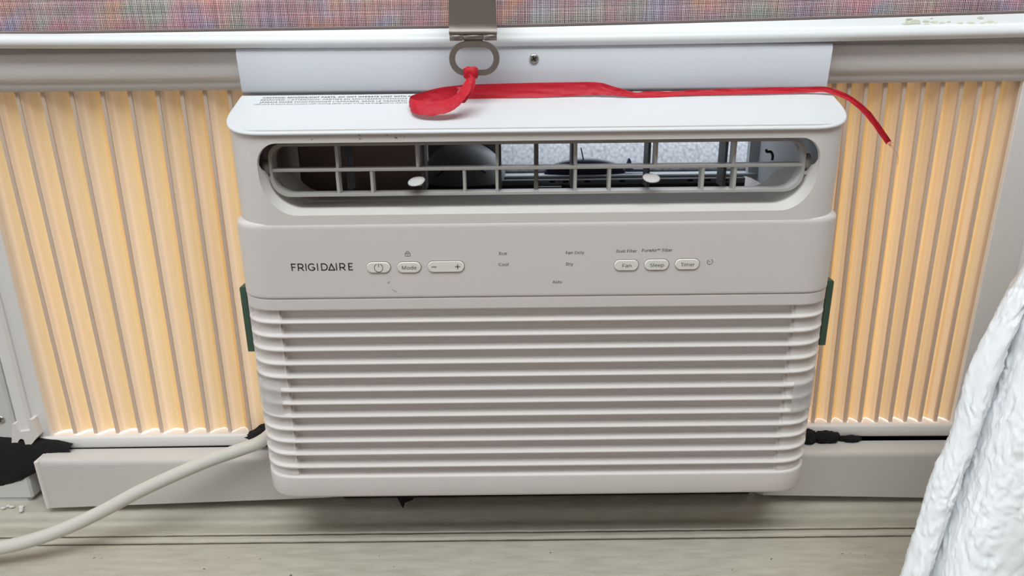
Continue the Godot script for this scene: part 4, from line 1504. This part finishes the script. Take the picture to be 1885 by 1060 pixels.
func ribbon() -> void:
	var root := thing("ribbon", "red ribbon tied to the pull ring, trailing over the air conditioner's top", "ribbon", Vector3(0.0, -0.04, 0.05))
	var s := Shape.new()
	# from the knot forward and down to the left, round the loop, back behind and along to the right, twisting, then over the edge
	band([
		[Vector3(-0.0526, -0.0200, 0.0600), Vector3(-0.0472, -0.0195, 0.0640)],
		[Vector3(-0.0545, -0.0235, 0.0640), Vector3(-0.0482, -0.0245, 0.0680)],
		[Vector3(-0.0581, -0.0287, 0.0680), Vector3(-0.0512, -0.0312, 0.0765)],
		[Vector3(-0.0620, -0.0320, 0.0690), Vector3(-0.0558, -0.0364, 0.0775)],
		[Vector3(-0.0690, -0.0350, 0.0690), Vector3(-0.0641, -0.0426, 0.0775)],
		[Vector3(-0.0778, -0.0364, 0.0690), Vector3(-0.0759, -0.0453, 0.0770)],
		[Vector3(-0.0870, -0.0356, 0.0670), Vector3(-0.0861, -0.0451, 0.0750)],
		[Vector3(-0.0940, -0.0342, 0.0620), Vector3(-0.0930, -0.0440, 0.0695)],
		[Vector3(-0.0966, -0.0334, 0.0560), Vector3(-0.0964, -0.0432, 0.0570)],
		[Vector3(-0.0955, -0.0322, 0.0490), Vector3(-0.0952, -0.0424, 0.0500)],
		[Vector3(-0.0880, -0.0302, 0.0440), Vector3(-0.0880, -0.0402, 0.0450)],
		[Vector3(-0.0750, -0.0272, 0.0405), Vector3(-0.0752, -0.0382, 0.0415)],
		[Vector3(-0.0610, -0.0258, 0.0380), Vector3(-0.0612, -0.0370, 0.0390)],
		[Vector3(-0.0500, -0.0252, 0.0365), Vector3(-0.0500, -0.0365, 0.0375)],
		[Vector3(-0.0021, -0.0246, 0.0345), Vector3(-0.0021, -0.0358, 0.0370)],
		[Vector3(0.0300, -0.0245, 0.0340), Vector3(0.0310, -0.0347, 0.0370)],
		[Vector3(0.0500, -0.0248, 0.0345), Vector3(0.0480, -0.0341, 0.0375)],
		[Vector3(0.0640, -0.0285, 0.0365), Vector3(0.0610, -0.0346, 0.0385)],
		[Vector3(0.0790, -0.0322, 0.0350), Vector3(0.0740, -0.0358, 0.0390)],
		[Vector3(0.0950, -0.0322, 0.0345), Vector3(0.0950, -0.0364, 0.0385)],
		[Vector3(0.1190, -0.0318, 0.0345), Vector3(0.1190, -0.0356, 0.0375)],
		[Vector3(0.1500, -0.0308, 0.0345), Vector3(0.1500, -0.0352, 0.0370)],
		[Vector3(0.1800, -0.0303, 0.0345), Vector3(0.1800, -0.0349, 0.0370)],
		[Vector3(0.2150, -0.0300, 0.0350), Vector3(0.2150, -0.0344, 0.0365)],
		[Vector3(0.2330, -0.0306, 0.0370), Vector3(0.2310, -0.0345, 0.0380)],
		[Vector3(0.2500, -0.0372, 0.0400), Vector3(0.2470, -0.0402, 0.0405)],
		[Vector3(0.2640, -0.0475, 0.0420), Vector3(0.2605, -0.0505, 0.0420)],
		[Vector3(0.2760, -0.0600, 0.0420), Vector3(0.2720, -0.0625, 0.0420)],
		[Vector3(0.2868, -0.0725, 0.0410), Vector3(0.2833, -0.0752, 0.0410)]], s, 0.0008, 8, 0.0009, 4)
	part("band", s, mat.ribbon_red, root)
	# knot round the ring's lower bar
	var k := blob(Vector3(-0.0496, -0.0160, 0.0538), Vector3(0.0056, 0.0044, 0.0036), 14, 0.22, 0.55)
	part("knot", k, mat.ribbon_red, root)
	s = Shape.new()
	# short tail of the knot, pinched
	band([[Vector3(-0.0506, -0.0178, 0.0580), Vector3(-0.0488, -0.0176, 0.0585)], [Vector3(-0.0500, -0.0225, 0.0640), Vector3(-0.0458, -0.0220, 0.0630)], [Vector3(-0.0530, -0.0300, 0.0708), Vector3(-0.0480, -0.0300, 0.0695)], [Vector3(-0.0590, -0.0370, 0.0735), Vector3(-0.0540, -0.0370, 0.0720)]], s, 0.0012, 6, 0.0008, 9)
	part("fold", s, mat.ribbon_red, root)
	# frayed pink end beside the knot and loose threads at the far end
	var th := Shape.new().smooth(1)
	var rng := RandomNumberGenerator.new()
	rng.seed = 8
	for i in 22:
		var a := Vector3(-0.0560 + rng.randf_range(-0.0012, 0.0012), -0.0262 - i * 0.0003, 0.0640)
		th.tube([a, a + Vector3(-0.0012, -0.0004 + rng.randf_range(-0.0008, 0.0008), 0.0004), a + Vector3(-0.0030, rng.randf_range(-0.0014, 0.0010), 0.0006)], 0.00022, 5)
	for i in 7:
		var a := Vector3(0.2850 + rng.randf_range(-0.0015, 0.0022), -0.0738 + rng.randf_range(-0.0010, 0.0010), 0.041)
		th.tube([a, a + Vector3(0.0012, -0.0012 + rng.randf_range(-0.0008, 0.0012), 0), a + Vector3(0.0022, -0.0024 + rng.randf_range(-0.0008, 0.0018), 0.0004)], 0.00016, 5)
	th.tube(smooth_path([Vector3(0.2860, -0.0750, 0.041), Vector3(0.2910, -0.0800, 0.041), Vector3(0.2945, -0.0850, 0.041), Vector3(0.2950, -0.0920, 0.041)], 5), 0.00014, 5)
	part("frayed_thread", th, mk("thread_pink", Color(0.93, 0.45, 0.50), 0.7), root).set_meta("kind", "stuff")

func cord() -> void:
	var s := Shape.new().smooth(1)
	var pts := smooth_path([Vector3(-0.2478, -0.3375, 0.012), Vector3(-0.2482, -0.3392, 0.030), Vector3(-0.2560, -0.3412, 0.043), Vector3(-0.2700, -0.3445, 0.048), Vector3(-0.3000, -0.3530, 0.054), Vector3(-0.3310, -0.3635, 0.062), Vector3(-0.3600, -0.3745, 0.070), Vector3(-0.3900, -0.3880, 0.079), Vector3(-0.4200, -0.3990, 0.088), Vector3(-0.4500, -0.4065, 0.095), Vector3(-0.4800, -0.4105, 0.100), Vector3(-0.53, -0.414, 0.106), Vector3(-0.60, -0.4165, 0.112)], 8)
	s.tube(pts, 0.0064, 18, 0.92)
	single("power_cord", s, mat.cord_white, "thick off-white power cord drooping from the air conditioner to the lower left", "cord", Vector3(-0.40, -0.42, 0.07))

# ------------------------------------------------------------------ curtain
func curtain() -> void:
	var f := FastNoiseLite.new()
	f.seed = 61
	f.frequency = 1.0
	f.fractal_type = FastNoiseLite.FRACTAL_RIDGED
	f.fractal_octaves = 2
	var f2 := FastNoiseLite.new()
	f2.seed = 62
	f2.frequency = 1.0
	# outer edge and crease from top to bottom (x at height y)
	var edge := [Vector2(0.420, 0.10), Vector2(0.390, -0.03), Vector2(0.3370, -0.1412), Vector2(0.3175, -0.1692), Vector2(0.2918, -0.2097), Vector2(0.2775, -0.2462), Vector2(0.2608, -0.2755), Vector2(0.2515, -0.2981), Vector2(0.2366, -0.3332), Vector2(0.2120, -0.40)]
	var crease := [Vector2(0.425, 0.10), Vector2(0.396, -0.03), Vector2(0.3440, -0.1412), Vector2(0.3340, -0.1692), Vector2(0.3160, -0.2097), Vector2(0.2983, -0.2462), Vector2(0.2845, -0.2755), Vector2(0.2730, -0.2981), Vector2(0.2570, -0.3332), Vector2(0.2300, -0.40)]
	var ep := smooth_path(edge, 24)
	var cp := smooth_path(crease, 24)
	var rows := []
	for i in ep.size():
		var y: float = ep[i].y
		var w: float = cp[i].x - ep[i].x
		var zc := 0.13 + 0.45 * maxf(0.0, -0.10 - y)      # the cloth leans out into the room as it comes down
		# cross-section: first fold rolls back behind the second, which comes forward
		var sec := [Vector2(0.036, -0.045), Vector2(0.019, -0.022), Vector2(0.005, -0.007), Vector2(0.0, 0.0), Vector2(w * 0.22, 0.010), Vector2(w * 0.55, 0.009), Vector2(w * 0.95, -0.004), Vector2(w * 1.15, -0.012), Vector2(w * 1.05, 0.002), Vector2(w * 1.02, 0.014), Vector2(w * 1.3, 0.024), Vector2(w + 0.030, 0.028), Vector2(w + 0.055, 0.020), Vector2(w + 0.085, 0.004), Vector2(w + 0.115, -0.002), Vector2(w + 0.150, 0.014)]
		var sp := smooth_path(sec, 14)
		var r := []
		var run := 0.0
		for k in sp.size():
			var p: Vector2 = sp[k]
			if k > 0:
				run += p.distance_to(sp[k - 1])
			var a: Vector2 = sp[maxi(k - 1, 0)]
			var b: Vector2 = sp[mini(k + 1, sp.size() - 1)]
			var nn := Vector2(-(b - a).y, (b - a).x).normalized()
			# crinkled cotton: short creases running mostly down the cloth, broken by cross puckers
			var warp := f2.get_noise_2d(run * 60.0, y * 40.0) * 0.012
			var d := 0.0019 * (f.get_noise_2d((run + warp) * 62.0, (y + warp) * 34.0) - 0.2) + 0.0006 * f2.get_noise_2d(run * 190.0, y * 150.0 + 9.0)
			var m := smoothstep(-0.3, 0.5, f2.get_noise_2d(run * 30.0 + 5.0, y * 22.0))
			d *= 0.45 + 0.75 * m
			r.append(Vector3(ep[i].x + p.x + nn.x * d, y + 0.41 * nn.y * d, zc + p.y + 0.91 * nn.y * d))
		rows.append(r)
	var s := Shape.new().smooth(1)
	s.grid(rows, Vector3(0, 0, 1))
	single("curtain", s, mat.curtain_cloth, "white crinkled cotton curtain gathered at the right edge", "curtain", Vector3(0.33, -0.40, 0.22))

# ------------------------------------------------------------------ small things
func small_bits() -> void:
	# green felt-like rubber strips against the cover's sides
	for sd in [-1.0, 1.0]:
		var s := Shape.new()
		var x := -0.2455 if sd < 0 else 0.2470
		s.slab([Vector2(x - 0.0026, -0.2440), Vector2(x + 0.0026, -0.2440), Vector2(x + 0.0026, -0.1862), Vector2(x + 0.0018, -0.1852), Vector2(x - 0.0018, -0.1852), Vector2(x - 0.0026, -0.1862)], 0.044, 0.056, 0.0004)
		single("edge_strip", s, mat.green_rubber, "dark green strip against the left side of the air conditioner" if sd < 0 else "dark green strip against the right side of the air conditioner", "strip", Vector3(x, -0.244, 0.05))
	# pieces of clear tape wrapped round the lower corners
	for sd in [-1.0, 1.0]:
		var p := plan(0.2398, 0.0907, 0.028, 0.034, 0.036, 40)
		var a := []
		var lo := -0.2850 if sd < 0 else -0.2905
		var hi := -0.2560 if sd < 0 else -0.2610
		for q in p:
			if q.x * sd > 0.2065 and q.y > 0.050:
				a.append(q)
		var rows := []
		for v in 4:
			var r := []
			for q in a:
				r.append(Vector3(q.x, lerpf(hi, lo, v / 3.0), q.y))
			rows.append(r)
		var s := Shape.new().smooth(1)
		s.grid(rows, Vector3(0, -0.27, 0), true)
		single("clear_tape", s, mat.tape, "piece of clear tape on the left corner of the louvred front" if sd < 0 else "piece of clear tape on the right corner of the louvred front", "tape", Vector3(sd * 0.225, lo, 0.07))
	# black scrap hanging under the front
	var sc := Shape.new()
	sc.slab([Vector2(-0.1335, -0.4085), Vector2(-0.1165, -0.4085), Vector2(-0.1185, -0.4120), Vector2(-0.1260, -0.4150), Vector2(-0.1282, -0.4215), Vector2(-0.1300, -0.4175)], 0.026, 0.0325)
	single("foam_scrap", sc, mat.black_foam, "small torn black foam scrap poking out under the front", "scrap", Vector3(-0.125, -0.4215, 0.029))
	# jamb screw at the left edge
	var r := thing("jamb_screw", "cross-head screw in the window jamb at the left edge", "screw", Vector3(-0.5121, -0.3307, 0.012))
	screw(r, Vector3(-0.5121, -0.3307, 0.012))
	# white paint chips lying in the lower left corner
	var rng := RandomNumberGenerator.new()
	rng.seed = 15
	var spots := [[-0.5245, 0.0110], [-0.5215, 0.0075], [-0.5170, 0.0090], [-0.5075, 0.0090], [-0.5055, 0.0125], [-0.5035, 0.0155]]
	var nth := ["first", "second", "third", "fourth", "fifth", "sixth"]
	for i in spots.size():
		var q: Array = spots[i]
		var c := Vector3(q[0], -0.4228, q[1] + 0.012)
		single("paint_chip", blob(c, Vector3(rng.randf_range(0.0018, 0.0032), 0.0012, rng.randf_range(0.0012, 0.0022)), rng.randi() % 99, 0.5), mat.white_plastic, "tiny white paint chip on the dirty sill, %s from the left edge of the picture" % nth[i], "paint chip", c - Vector3(0, 0.0012, 0), "white paint chips in the left corner of the sill")
